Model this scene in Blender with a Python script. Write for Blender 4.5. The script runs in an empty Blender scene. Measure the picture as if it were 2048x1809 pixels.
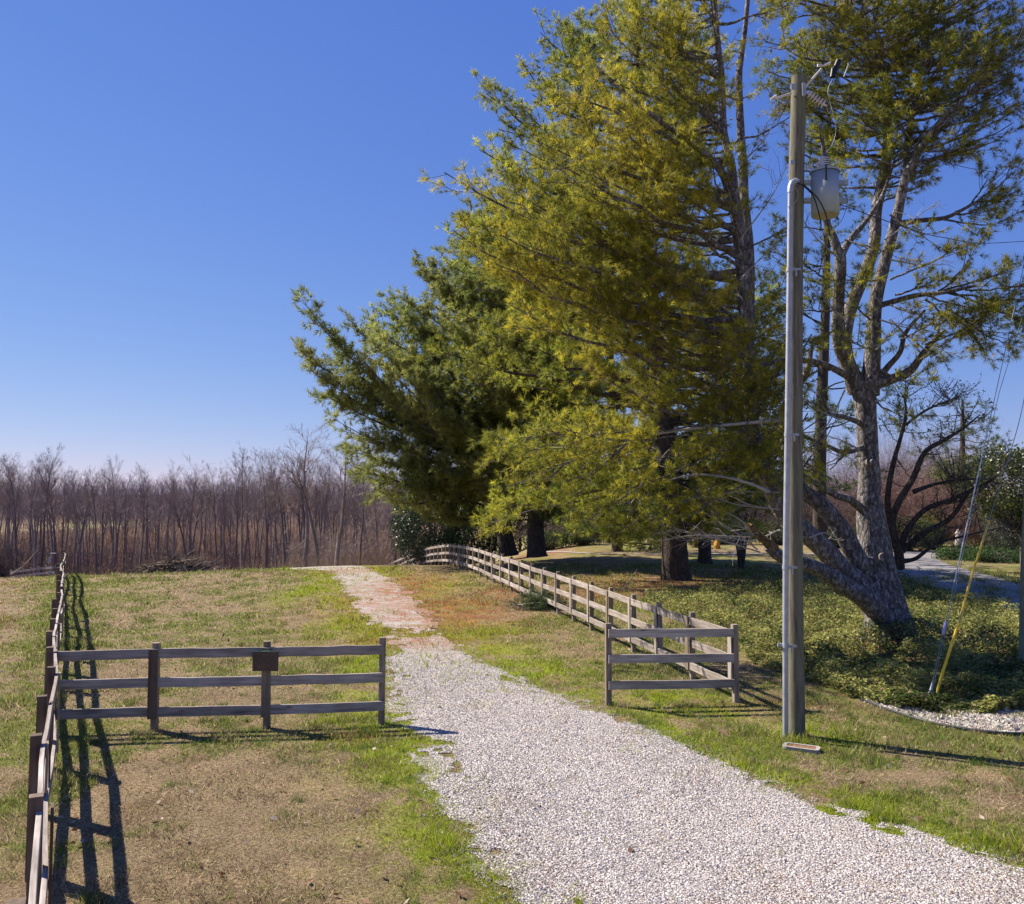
import bpy, math, random
import numpy as np
from mathutils import Vector, Matrix

# ------------------------------------------------------------------ camera, sky, sun, exposure
C = bpy.context.scene.collection
F, CX, CY, EYE = 1700.0, 1024.0, 904.5, 3.37          # focal length and centre in photograph pixels, eye height in metres
PITCH = math.atan(95.5 / F)
cam = bpy.data.cameras.new('camera'); cam.sensor_width = 36.0; cam.lens = F / 2048 * 36
cam.clip_start = 0.1; cam.clip_end = 8000
co = bpy.data.objects.new('camera', cam); C.objects.link(co)
co.location = (0, 0, EYE); co.rotation_euler = (math.pi / 2 + PITCH, 0, 0)
bpy.context.scene.camera = co

SUN_EL = math.radians(44)
SUN_AZ = math.atan2(-.88, .475)
to_sun = Vector((math.sin(SUN_AZ) * math.cos(SUN_EL), math.cos(SUN_AZ) * math.cos(SUN_EL), math.sin(SUN_EL)))
w = bpy.data.worlds.new("World"); bpy.context.scene.world = w; w.use_nodes = True
nt = w.node_tree
sky = nt.nodes.new('ShaderNodeTexSky'); sky.sky_type = 'NISHITA'; sky.sun_disc = False
sky.sun_elevation = SUN_EL; sky.sun_rotation = SUN_AZ
sky.air_density = 1.0; sky.dust_density = 0.0; sky.ozone_density = 6; sky.altitude = 200
bg = nt.nodes['Background']; bg.inputs[1].default_value = 0.0616
# deepen the clear winter blue: a power curve on each channel of the sky
se = nt.nodes.new('ShaderNodeSeparateColor'); cb = nt.nodes.new('ShaderNodeCombineColor'); nt.links.new(sky.outputs[0], se.inputs[0])
for i_, (g_, c_) in enumerate(((1.0, .80), (.79, .655), (.4, .86))):
    pw = nt.nodes.new('ShaderNodeMath'); pw.operation = 'POWER'; mu = nt.nodes.new('ShaderNodeMath'); mu.operation = 'MULTIPLY'
    nt.links.new(se.outputs[i_], pw.inputs[0]); pw.inputs[1].default_value = g_; nt.links.new(pw.outputs[0], mu.inputs[0])
    mu.inputs[1].default_value = c_ * .119 ** (g_ - 1); nt.links.new(mu.outputs[0], cb.inputs[i_])
nt.links.new(cb.outputs[0], bg.inputs[0])
sl = bpy.data.lights.new('sun', 'SUN'); sl.energy = 5.0; sl.angle = math.radians(.5); sl.color = (1, .915, .79)
so = bpy.data.objects.new('sun', sl); C.objects.link(so); so.rotation_euler = to_sun.to_track_quat('Z', 'Y').to_euler()
so.location = (0, 0, 40)
vs = bpy.context.scene.view_settings
vs.view_transform = 'Standard'; vs.look = 'None'; vs.exposure = 0.95; vs.gamma = 1
bpy.context.scene.cycles.max_bounces = 6
bpy.context.scene.cycles.diffuse_bounces = 3
bpy.context.scene.cycles.transmission_bounces = 3
bpy.context.scene.cycles.use_adaptive_sampling = True

RNG = np.random.default_rng(7)
rnd = random.Random(5)

# ------------------------------------------------------------------ maths helpers
def sstep(a, b, x):
    t = np.clip((x - a) / (b - a), 0, 1); return t * t * (3 - 2 * t)

def hash2(ix, iy, s):
    h = (ix.astype(np.int64) * 374761393 + iy.astype(np.int64) * 668265263 + s * 2246822519) & 0xFFFFFFFF
    h = ((h ^ (h >> 13)) * 1274126177) & 0xFFFFFFFF
    h = h ^ (h >> 16)
    return (h & 0xFFFFFF) / float(0xFFFFFF)

def vnoise(x, y, s=0):
    x = np.asarray(x, float); y = np.asarray(y, float)
    ix = np.floor(x); iy = np.floor(y); fx = x - ix; fy = y - iy
    fx = fx * fx * (3 - 2 * fx); fy = fy * fy * (3 - 2 * fy)
    a = hash2(ix, iy, s); b = hash2(ix + 1, iy, s); c = hash2(ix, iy + 1, s); d = hash2(ix + 1, iy + 1, s)
    return (a * (1 - fx) + b * fx) * (1 - fy) + (c * (1 - fx) + d * fx) * fy

def fbm(x, y, s=0, o=4):
    v = 0; a = .5; t = 0
    for k in range(o):
        v = v + a * vnoise(x * 2 ** k + 17.3 * k, y * 2 ** k - 9.1 * k, s + k); t += a; a *= .55
    return v / t

def hgt(x, y):
    x = np.asarray(x, float); y = np.asarray(y, float)
    wl = 1 - sstep(-4, 8, x + .05 * np.maximum(y - 40, 0))
    k = np.interp(x, [-25, -14, -9, -4], [.012, .0037, .0024, .0022])
    yc = np.interp(x, [-25, -11, -4, 2], [36, 38, 37, 38])
    cap = np.interp(x, [-25, -11], [.10, .15])
    d = np.maximum(y - yc, 0); dq = cap / (2 * k)
    drop = np.where(d < dq, k * d * d, k * dq * dq + cap * (d - dq))
    base = -.12 + .11 * np.exp(-((x + 1.5) ** 2 + (y - 12.5) ** 2) / 30) + .02 * np.sin(x * .8 + 1) * np.sin(y * .6)
    val = np.interp(y, [0, 90, 115, 135, 165, 220, 300, 500, 900, 4000], [-9, -9, -9, -6.5, -3.2, -3.6, -1, 5.7, 9, 9])
    zl = np.maximum(base - drop, val)
    zr = base + np.interp(y, [60, 200, 500, 900, 4000], [0, 1, 5.7, 9, 9])
    return wl * zl + (1 - wl) * zr

def ray(px, py):
    xc = (px - CX) / F; yc = (CY - py) / F
    c, s = math.cos(PITCH), math.sin(PITCH)
    return np.array([xc, c - yc * s, s + yc * c])

def P(px, py, Y):
    d = ray(px, py); return np.array([0, 0, EYE]) + d * (Y / d[1])

def G(px, py, ymax=600.):
    d = ray(px, py); d = d / d[1]; t = 3.0
    while t < ymax:
        t2 = t * 1.01 + .02
        if EYE + d[2] * t2 < hgt(d[0] * t2, t2):
            for _ in range(20):
                m = (t + t2) / 2
                if EYE + d[2] * m < hgt(d[0] * m, m): t2 = m
                else: t = m
            return np.array([d[0] * t, t, float(hgt(d[0] * t, t))])
        t = t2
    return np.array([d[0] * t, t, float(hgt(d[0] * t, t))])

def unit(v):
    return v / (np.linalg.norm(v, axis=-1, keepdims=True) + 1e-9)

# ------------------------------------------------------------------ mesh helpers
class Acc:
    def __init__(s): s.V = []; s.F = []; s.M = []; s.Cc = []; s.n = 0; s.S = []
    def add(s, V, Fc, mi=0, col=(1, 1, 1), smooth=False):
        V = np.asarray(V, float).reshape(-1, 3); Fc = np.asarray(Fc, np.int64)
        s.V.append(V); s.F.append(Fc + s.n); s.M.append(np.full(len(Fc), mi)); s.S.append(np.full(len(Fc), smooth))
        c = np.asarray(col, float)
        if c.ndim == 1: c = np.tile(c, (len(V), 1))
        s.Cc.append(c); s.n += len(V)
    def mesh(s, name, mats):
        me = bpy.data.meshes.new(name)
        V = np.concatenate(s.V); cc = np.concatenate(s.Cc)
        me.vertices.add(len(V)); me.vertices.foreach_set('co', V.astype(np.float32).ravel())
        cnt = np.concatenate([np.full(len(f), f.shape[1]) for f in s.F]); lo = np.concatenate([f.ravel() for f in s.F])
        me.loops.add(len(lo)); me.loops.foreach_set('vertex_index', lo.astype(np.int32))
        me.polygons.add(len(cnt)); st = np.concatenate([[0], np.cumsum(cnt)[:-1]])
        me.polygons.foreach_set('loop_start', st.astype(np.int32)); me.polygons.foreach_set('loop_total', cnt.astype(np.int32))
        me.polygons.foreach_set('material_index', np.concatenate(s.M).astype(np.int32))
        me.polygons.foreach_set('use_smooth', np.concatenate(s.S))
        at = me.color_attributes.new('col', 'FLOAT_COLOR', 'POINT')
        at.data.foreach_set('color', np.concatenate([cc, np.ones((len(cc), 1))], 1).astype(np.float32).ravel())
        for m in (mats if isinstance(mats, (list, tuple)) else [mats]): me.materials.append(m)
        me.update(calc_edges=True)
        return me
    def build(s, name, mats, parent=None, loc=(0, 0, 0)):
        l = np.array(loc, float)
        if l.any(): s.V = [v - l for v in s.V]
        o = bpy.data.objects.new(name, s.mesh(name, mats)); C.objects.link(o)
        if parent is not None:
            pw = np.zeros(3); q_ = parent
            while q_ is not None: pw += np.array(q_.location); q_ = q_.parent
            o.parent = parent; o.location = l - pw
        else: o.location = l
        return o

def tag(o, label=None, cat=None, group=None, kind=None):
    if label: o['label'] = label
    if cat: o['category'] = cat
    if group: o['group'] = group
    if kind: o['kind'] = kind
    return o

def thing(name, label, cat, loc=(0, 0, 0), group=None):
    o = bpy.data.objects.new(name, None); C.objects.link(o); o.location = loc; o.empty_display_size = .2
    return tag(o, label, cat, group)

BOXF = np.array([[0, 1, 3, 2], [4, 6, 7, 5], [0, 4, 5, 1], [2, 3, 7, 6], [0, 2, 6, 4], [1, 5, 7, 3]])
def box(acc, c, s, R=None, mi=0, col=(1, 1, 1)):
    v = np.array([[x, y, z] for x in (-.5, .5) for y in (-.5, .5) for z in (-.5, .5)]) * np.array(s)
    if R is not None: v = v @ np.array(R).T
    acc.add(v + np.array(c), BOXF, mi, col)

def frames(P_):
    T = np.gradient(P_, axis=0); T = unit(T)
    up = np.array([0, 0, 1.]) if abs(T[0][2]) < .9 else np.array([1., 0, 0])
    N = []; n = unit(np.cross(T[0], up))
    for t in T:
        n = n - t * np.dot(n, t); n = unit(n); N.append(n)
    N = np.array(N); return N, np.cross(T, N)

def tube(acc, pts, rad, sides=8, mi=0, col=(1, 1, 1), rough=0, cap=True, seed=0, smooth=True):
    P_ = np.asarray(pts, float); R_ = np.broadcast_to(np.asarray(rad, float), (len(P_),))
    N, B = frames(P_); a = np.linspace(0, 2 * math.pi, sides, endpoint=False)
    rr = R_[:, None] * np.ones((1, sides))
    if rough:
        z = np.cumsum(np.r_[0, np.linalg.norm(np.diff(P_, axis=0), axis=1)])
        rr = rr * (1 + rough * (fbm(a[None, :] * 2.2 + seed * 3.1 + 0 * z[:, None], z[:, None] * 1.6 + 0 * a[None, :], seed) - .5) * 2)
    V = P_[:, None] + rr[:, :, None] * (np.cos(a)[None, :, None] * N[:, None] + np.sin(a)[None, :, None] * B[:, None])
    V = V.reshape(-1, 3); n = len(P_)
    i, j = np.meshgrid(np.arange(n - 1), np.arange(sides), indexing='ij'); j2 = (j + 1) % sides
    Fc = np.stack([i * sides + j, i * sides + j2, (i + 1) * sides + j2, (i + 1) * sides + j], -1).reshape(-1, 4)
    acc.add(V, Fc, mi, col, smooth)
    if cap:
        for k, e in ((0, P_[0]), (n - 1, P_[-1])):
            ring = V[k * sides:(k + 1) * sides]
            acc.add(np.vstack([ring, e]), [[q, (q + 1) % sides, sides] for q in range(sides)], mi, col)

def spline(pts, k=6):
    p = np.asarray(pts, float); q = np.vstack([2 * p[0] - p[1], p, 2 * p[-1] - p[-2]]); out = []
    for i in range(1, len(q) - 2):
        for t in np.linspace(0, 1, k, endpoint=False):
            a, b, c, d = q[i - 1], q[i], q[i + 1], q[i + 2]
            out.append(.5 * (2 * b + (c - a) * t + (2 * a - 5 * b + 4 * c - d) * t * t + (3 * b - a - 3 * c + d) * t ** 3))
    out.append(p[-1]); return np.array(out)

def sticks(acc, A, B, r0, r1, mi=0, col=(1, 1, 1)):
    """many thin three sided twigs at once"""
    A = np.asarray(A, float); B = np.asarray(B, float); n = len(A)
    if n == 0: return
    T = unit(B - A); ref = np.where(np.abs(T[:, 2:3]) < .9, np.array([[0, 0, 1.]]), np.array([[1., 0, 0]]))
    N = unit(np.cross(T, ref)); Bn = np.cross(T, N)
    r0 = np.broadcast_to(r0, (n,)); r1 = np.broadcast_to(r1, (n,))
    V = np.empty((n, 6, 3))
    for k in range(3):
        a = k * 2 * math.pi / 3; o = math.cos(a) * N + math.sin(a) * Bn
        V[:, k] = A + o * r0[:, None]; V[:, 3 + k] = B + o * r1[:, None]
    b = (np.arange(n) * 6)[:, None]
    Fc = np.stack([b + [0, 1, 4, 3], b + [1, 2, 5, 4], b + [2, 0, 3, 5]], 1).reshape(-1, 4)
    c = np.asarray(col, float)
    if c.ndim == 2: c = np.repeat(c, 6, 0)
    acc.add(V, Fc, mi, c)

def needles(acc, Cn, D, L, n, wid, col, mi=1, spread=.6):
    """tufts of thin needles: Cn tuft points, D directions"""
    m = len(Cn)
    if m == 0: return
    d = unit(np.repeat(D, n, 0) * .75 + RNG.normal(0, spread, (m * n, 3)))
    b = np.repeat(Cn, n, 0); l = (L * RNG.uniform(.7, 1.2, (m * n, 1)))
    s = unit(np.cross(d, RNG.normal(0, 1, (m * n, 3)))) * wid * .5
    V = np.stack([b + s, b - s, b + d * l + s * .35, b + d * l - s * .35], 1)
    q = (np.arange(m * n) * 4)[:, None]; Fc = q + np.array([0, 1, 3, 2])
    cc = np.repeat(np.repeat(col, n, 0) * RNG.uniform(.75, 1.25, (m * n, 1)), 4, 0)
    acc.add(V, Fc, mi, cc)

def leaves(acc, Cn, size, col, mi=1, flat=.0, D=None):
    m = len(Cn)
    if m == 0: return
    u = unit(RNG.normal(0, 1, (m, 3)) * np.array([1, 1, 1 - flat]))
    v = unit(np.cross(u, RNG.normal(0, 1, (m, 3)) * np.array([1 - flat, 1 - flat, 1]) + np.array([0, 0, flat])))
    s = (size * RNG.uniform(.6, 1.3, (m, 1)))
    V = np.stack([Cn - u * s * .5, Cn + v * s * .28, Cn + u * s * .5, Cn - v * s * .28], 1)
    q = (np.arange(m) * 4)[:, None]
    acc.add(V, q + np.array([0, 1, 2, 3]), mi, np.repeat(col, 4, 0))

# ------------------------------------------------------------------ materials
def newmat(name, rough=.8):
    m = bpy.data.materials.new(name); m.use_nodes = True
    b = m.node_tree.nodes['Principled BSDF']; b.inputs['Roughness'].default_value = rough
    b.inputs['Specular IOR Level'].default_value = .3
    return m, m.node_tree, b

def N(nt, t, **k):
    n = nt.nodes.new(t)
    for a, v in k.items(): setattr(n, a, v)
    return n

def ramp(nt, src, stops):
    r = N(nt, 'ShaderNodeValToRGB'); e = r.color_ramp.elements
    while len(e) > 1: e.remove(e[0])
    e[0].position = stops[0][0]; e[0].color = (*stops[0][1], 1)
    for p, c in stops[1:]:
        q = e.new(p); q.color = (*c, 1)
    nt.links.new(src, r.inputs[0]); return r.outputs[0]

def noise(nt, scale, detail=4, vec=None, sc3=None, rough=.55):
    n = N(nt, 'ShaderNodeTexNoise'); n.inputs['Scale'].default_value = scale; n.inputs['Detail'].default_value = detail
    n.inputs['Roughness'].default_value = rough
    if vec is None:
        vec = N(nt, 'ShaderNodeTexCoord').outputs['Object']
    if sc3:
        mp = N(nt, 'ShaderNodeMapping'); mp.inputs['Scale'].default_value = sc3; nt.links.new(vec, mp.inputs[0]); vec = mp.outputs[0]
    nt.links.new(vec, n.inputs['Vector']); return n.outputs['Fac']

def mixc(nt, fac, a, b, mode='MIX'):
    m = N(nt, 'ShaderNodeMix', data_type='RGBA', blend_type=mode)
    for sock, v in ((m.inputs[0], fac), (m.inputs[6], a), (m.inputs[7], b)):
        if isinstance(v, (int, float)): sock.default_value = v
        elif isinstance(v, tuple): sock.default_value = (*v, 1)
        else: nt.links.new(v, sock)
    return m.outputs[2]

def math_(nt, op, a, b=None, clamp=False):
    m = N(nt, 'ShaderNodeMath', operation=op); m.use_clamp = clamp
    for s, v in ((m.inputs[0], a), (m.inputs[1], b)):
        if v is None: continue
        if isinstance(v, (int, float)): s.default_value = v
        else: nt.links.new(v, s)
    return m.outputs[0]

def bump(nt, b, h, strength, dist):
    n = N(nt, 'ShaderNodeBump'); n.inputs['Strength'].default_value = strength; n.inputs['Distance'].default_value = dist
    nt.links.new(h, n.inputs['Height']); nt.links.new(n.outputs[0], b.inputs['Normal'])

def mat_leaf(name, transl=.35, rough=.6, spec=.3):
    m, t, b = newmat(name, rough); b.inputs['Specular IOR Level'].default_value = spec
    a = N(t, 'ShaderNodeAttribute', attribute_name='col')
    t.links.new(a.outputs['Color'], b.inputs['Base Color'])
    tr = N(t, 'ShaderNodeBsdfTranslucent'); t.links.new(a.outputs['Color'], tr.inputs[0])
    mx = N(t, 'ShaderNodeMixShader'); mx.inputs[0].default_value = transl
    t.links.new(b.outputs[0], mx.inputs[1]); t.links.new(tr.outputs[0], mx.inputs[2])
    t.links.new(mx.outputs[0], t.nodes['Material Output'].inputs[0]); return m

def mat_attr(name, rough=.9, var=.25, scale=8):
    m, t, b = newmat(name, rough)
    a = N(t, 'ShaderNodeAttribute', attribute_name='col')
    n = ramp(t, noise(t, scale), [(.3, (1 - var,) * 3), (.7, (1 + var * .6,) * 3)])
    t.links.new(mixc(t, 1.0, a.outputs['Color'], n, 'MULTIPLY'), b.inputs['Base Color']); return m

def mat_plain(name, col, rough=.5, metal=0, var=.12, scale=12, bmp=0):
    m, t, b = newmat(name, rough); b.inputs['Metallic'].default_value = metal
    f = noise(t, scale)
    t.links.new(ramp(t, f, [(.3, tuple(c * (1 - var) for c in col)), (.7, tuple(min(1, c * (1 + var)) for c in col))]), b.inputs['Base Color'])
    if bmp: bump(t, b, f, .4, bmp)
    return m

def mat_wood(name, c1, c2, c3, long=(1.5, 22, 22)):
    """weathered board, grain along the object's X"""
    m, t, b = newmat(name, .85)
    oi = N(t, 'ShaderNodeObjectInfo'); tc = N(t, 'ShaderNodeTexCoord')
    ad = N(t, 'ShaderNodeVectorMath', operation='ADD'); t.links.new(tc.outputs['Object'], ad.inputs[0])
    sc = N(t, 'ShaderNodeVectorMath', operation='SCALE'); sc.inputs['Scale'].default_value = 1
    cb = N(t, 'ShaderNodeCombineXYZ'); t.links.new(math_(t, 'MULTIPLY', oi.outputs['Random'], 37), cb.inputs[0])
    t.links.new(math_(t, 'MULTIPLY', oi.outputs['Random'], 11), cb.inputs[2]); t.links.new(cb.outputs[0], ad.inputs[1])
    v = ad.outputs[0]
    g = noise(t, 1, 6, v, long, .65); big = noise(t, 1.3, 3, v)
    col = ramp(t, g, [(.3, c1), (.5, c2), (.72, c3)])
    vo = N(t, 'ShaderNodeTexVoronoi'); vo.inputs['Scale'].default_value = 1
    mp = N(t, 'ShaderNodeMapping'); mp.inputs['Scale'].default_value = (1.7, 7, 7); t.links.new(v, mp.inputs[0]); t.links.new(mp.outputs[0], vo.inputs['Vector'])
    knot = ramp(t, vo.outputs['Distance'], [(.03, (.35, .3, .28)), (.13, (1, 1, 1))])
    col = mixc(t, 1.0, col, knot, 'MULTIPLY')
    st = ramp(t, big, [(.3, (.72, .7, .68)), (.65, (1.1, 1.1, 1.1))])
    col = mixc(t, 1.0, col, st, 'MULTIPLY')
    hs = ramp(t, oi.outputs['Random'], [(0, (.78, .76, .74)), (.5, (1, .98, .95)), (1, (1.12, 1.12, 1.14))])
    col = mixc(t, 1.0, col, hs, 'MULTIPLY')
    t.links.new(col, b.inputs['Base Color']); bump(t, b, g, .5, .004); return m

def mat_bark(name, dark, light, patch=None, amt=.6, sc=1.):
    m, t, b = newmat(name, .95)
    tc = N(t, 'ShaderNodeTexCoord')
    f = noise(t, 9 * sc, 8, tc.outputs['Object'], (1, 1, .25), .7)
    big = noise(t, 1.2, 3, tc.outputs['Object'])
    vo = N(t, 'ShaderNodeTexVoronoi', feature='DISTANCE_TO_EDGE'); vo.inputs['Scale'].default_value = 9 * sc
    mp = N(t, 'ShaderNodeMapping'); mp.inputs['Scale'].default_value = (1, 1, .3)
    vm = N(t, 'ShaderNodeVectorMath', operation='ADD'); t.links.new(tc.outputs['Object'], vm.inputs[0])
    nn = N(t, 'ShaderNodeTexNoise'); nn.inputs['Scale'].default_value = 5; t.links.new(tc.outputs['Object'], nn.inputs['Vector'])
    sc_ = N(t, 'ShaderNodeVectorMath', operation='SCALE'); sc_.inputs['Scale'].default_value = .12; t.links.new(nn.outputs['Color'], sc_.inputs[0])
    t.links.new(sc_.outputs[0], vm.inputs[1]); t.links.new(vm.outputs[0], mp.inputs[0]); t.links.new(mp.outputs[0], vo.inputs['Vector'])
    col = ramp(t, f, [(.3, dark), (.62, light)])
    cr = ramp(t, vo.outputs['Distance'], [(0, (.35, .35, .35)), (.12, (1, 1, 1))])
    col = mixc(t, .8, col, cr, 'MULTIPLY')
    if patch:
        pn = noise(t, 11, 6, tc.outputs['Object'], (1, 1, .6), .7)
        pm = math_(t, 'MULTIPLY', ramp(t, pn, [(.52, (0, 0, 0)), (.60, (1, 1, 1))]), amt)
        col = mixc(t, pm, col, patch)
    t.links.new(col, b.inputs['Base Color'])
    h = math_(t, 'ADD', math_(t, 'MULTIPLY', math_(t, 'MINIMUM', vo.outputs['Distance'], .15), 4), f)
    bump(t, b, h, .9, .03); return m

STRAW = (.30, .215, .125); BROWN = (.19, .125, .075); GREEN = (.115, .165, .03); MOSS = (.23, .285, .018); RUST = (.36, .155, .075)
LITTER = (.26, .135, .06)

# ------------------------------------------------------------------ driveway outline in the world
LP = [(1065, 1809), (985, 1740), (945, 1700), (905, 1610), (870, 1560), (845, 1530), (835, 1490), (805, 1455), (775, 1420), (768, 1390), (766, 1340), (775, 1300),
      (745, 1268), (712, 1235), (690, 1212), (668, 1185), (655, 1160), (640, 1142), (622, 1133)]
RP = [(2048, 1735), (1900, 1690), (1750, 1640), (1600, 1590), (1480, 1540), (1350, 1482), (1235, 1437), (1160, 1400), (1060, 1370), (1000, 1335), (960, 1305), (945, 1282),
      (915, 1250), (870, 1222), (850, 1200), (820, 1175), (790, 1155), (765, 1142), (735, 1133)]
Lw = np.array([G(*p)[:2] for p in LP]); Rw = np.array([G(*p)[:2] for p in RP])
Lw = np.vstack([[Lw[0, 0] + 3.4, 2.0], Lw, [Lw[-1, 0] - 4, 62]]); Rw = np.vstack([[11, 2.0], [9, 6], Rw, [Rw[-1, 0] - 4, 62]])
Lw = Lw[np.argsort(Lw[:, 1])]; Rw = Rw[np.argsort(Rw[:, 1])]
def drive_in(x, y):
    """metres inside the driveway's edge"""
    return np.minimum(x - np.interp(y, Lw[:, 1], Lw[:, 0]), np.interp(y, Rw[:, 1], Rw[:, 0]) - x)

def blob(x, y, px, py, rx, ry):
    c = G(px, py); return np.exp(-(((x - c[0]) / rx) ** 2 + ((y - c[1]) / ry) ** 2))

IVY = [G(*p)[:2] for p in [(1478, 1318), (1560, 1345), (1660, 1385), (1700, 1403), (1800, 1424), (1880, 1432), (1960, 1432), (2048, 1425), (2200, 1420), (2300, 1290), (2120, 1258), (2048, 1238),
       (1940, 1205), (1850, 1178), (1790, 1160), (1700, 1172), (1600, 1178), (1500, 1172), (1400, 1180), (1300, 1195), (1290, 1212), (1400, 1250), (1480, 1275)]]
IVY = np.array(IVY)
def inpoly(x, y, poly):
    r = np.zeros(np.shape(x), bool); n = len(poly)
    for i in range(n):
        x1, y1 = poly[i]; x2, y2 = poly[(i + 1) % n]
        c = ((y1 > y) != (y2 > y)) & (x < (x2 - x1) * (y - y1) / (y2 - y1 + 1e-12) + x1); r ^= c
    return r

def zones(x, y):
    """strength of green, moss, rusty needles and leaf litter on the ground at x, y"""
    x = np.asarray(x, float); y = np.asarray(y, float)
    n1 = fbm(x * .55 + .6 * fbm(x, y, 7), y * .4, 3); n2 = fbm(x * 2.3, y * 2.1, 11); n3 = fbm(x * 7, y * 7, 23, 3)
    di = drive_in(x, y) + (n2 - .5) * .9 + (n3 - .5) * .5
    nearleft = sstep(14.5, 9.5, y) * sstep(-.2, -1.6, di) * (.55 + .9 * n1)
    bias = -.02 + .06 * sstep(13, 20, y) - .10 * nearleft + .07 * sstep(-1, 3, x) * sstep(60, 30, y)
    fenceX = -2.76 - .52 * (y - 4.78) * .98
    lf = np.exp(-((x - fenceX) / .9) ** 2)
    bias = bias + .10 * sstep(.5, .72, fbm(x * 1.1, y * 1.3, 133, 4)) * (y < 14) + .16 * lf - .07 * sstep(-.8, -3, x - fenceX)
    bias = bias + .10 * np.exp(-((y - 12.2) / .8) ** 2)
    g = sstep(.44, .66, n1 * .40 + n2 * .38 + n3 * .22 + bias)
    band = np.where(drive_in(x, y) > 0, 1.0, np.exp(-(np.minimum(drive_in(x, y), 0) / 1.0) ** 2))
    mo = band * sstep(.36, .6, n2 * .6 + n3 * .4 + .05)
    for b in ((1050, 1345, 1.2, 1.6), (960, 1265, 1.2, 2.0), (930, 1215, 1.0, 2.4), (850, 1175, 1.6, 4.5), (760, 1245, .9, 3), (690, 1250, .9, 2.5), (1380, 1425, 1.3, .5), (1330, 1395, 1, .6), (1620, 1470, .7, .7),
              (1000, 1300, 1, 1.2), (620, 1180, .8, 5), (1150, 1400, 1.2, .9)):
        mo = np.maximum(mo, 1.0 * blob(x, y, *b) * sstep(.3, .5, n2 * .5 + n3 * .5 + .04))
    ru = np.zeros_like(x)
    for b, a in (((900, 1222, 2.1, 4.6), 1.35), ((800, 1180, 2.0, 8), 1.1), ((830, 1285, 1.8, 1.2), .8), ((1010, 1192, 1.6, 4.0), .85), ((700, 1142, 1.8, 3), .8), ((1180, 1190, 1.6, 3.0), .9),
                 ((1340, 1172, 5.0, 4.5), .85), ((1060, 1112, 4, 6), 1.0), ((1560, 1415, 1.3, .45), .35), ((730, 1475, .7, .35), .45), ((1800, 1290, 1.6, 1.4), .9)):
        ru = np.maximum(ru, a * blob(x, y, *b))
    ru = ru * sstep(.34, .56, n2 * .55 + n3 * .45 + .02)
    ru = np.maximum(ru, .28 * sstep(-.5, -2.5, x - fenceX) * sstep(8, 12, y) * sstep(.45, .6, n1))
    li = sstep(44, 60, y) * (1 - sstep(-6, 4, x + .05 * np.maximum(y - 40, 0)))
    li = li * (1 - sstep(150, 165, y) * sstep(-95, -108, x) * sstep(260, 230, y))
    li = np.maximum(li, sstep(75, 90, y) * (x > 5))
    return g, np.clip(mo, 0, 1), np.clip(ru, 0, 1), np.clip(li, 0, 1), di

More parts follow.
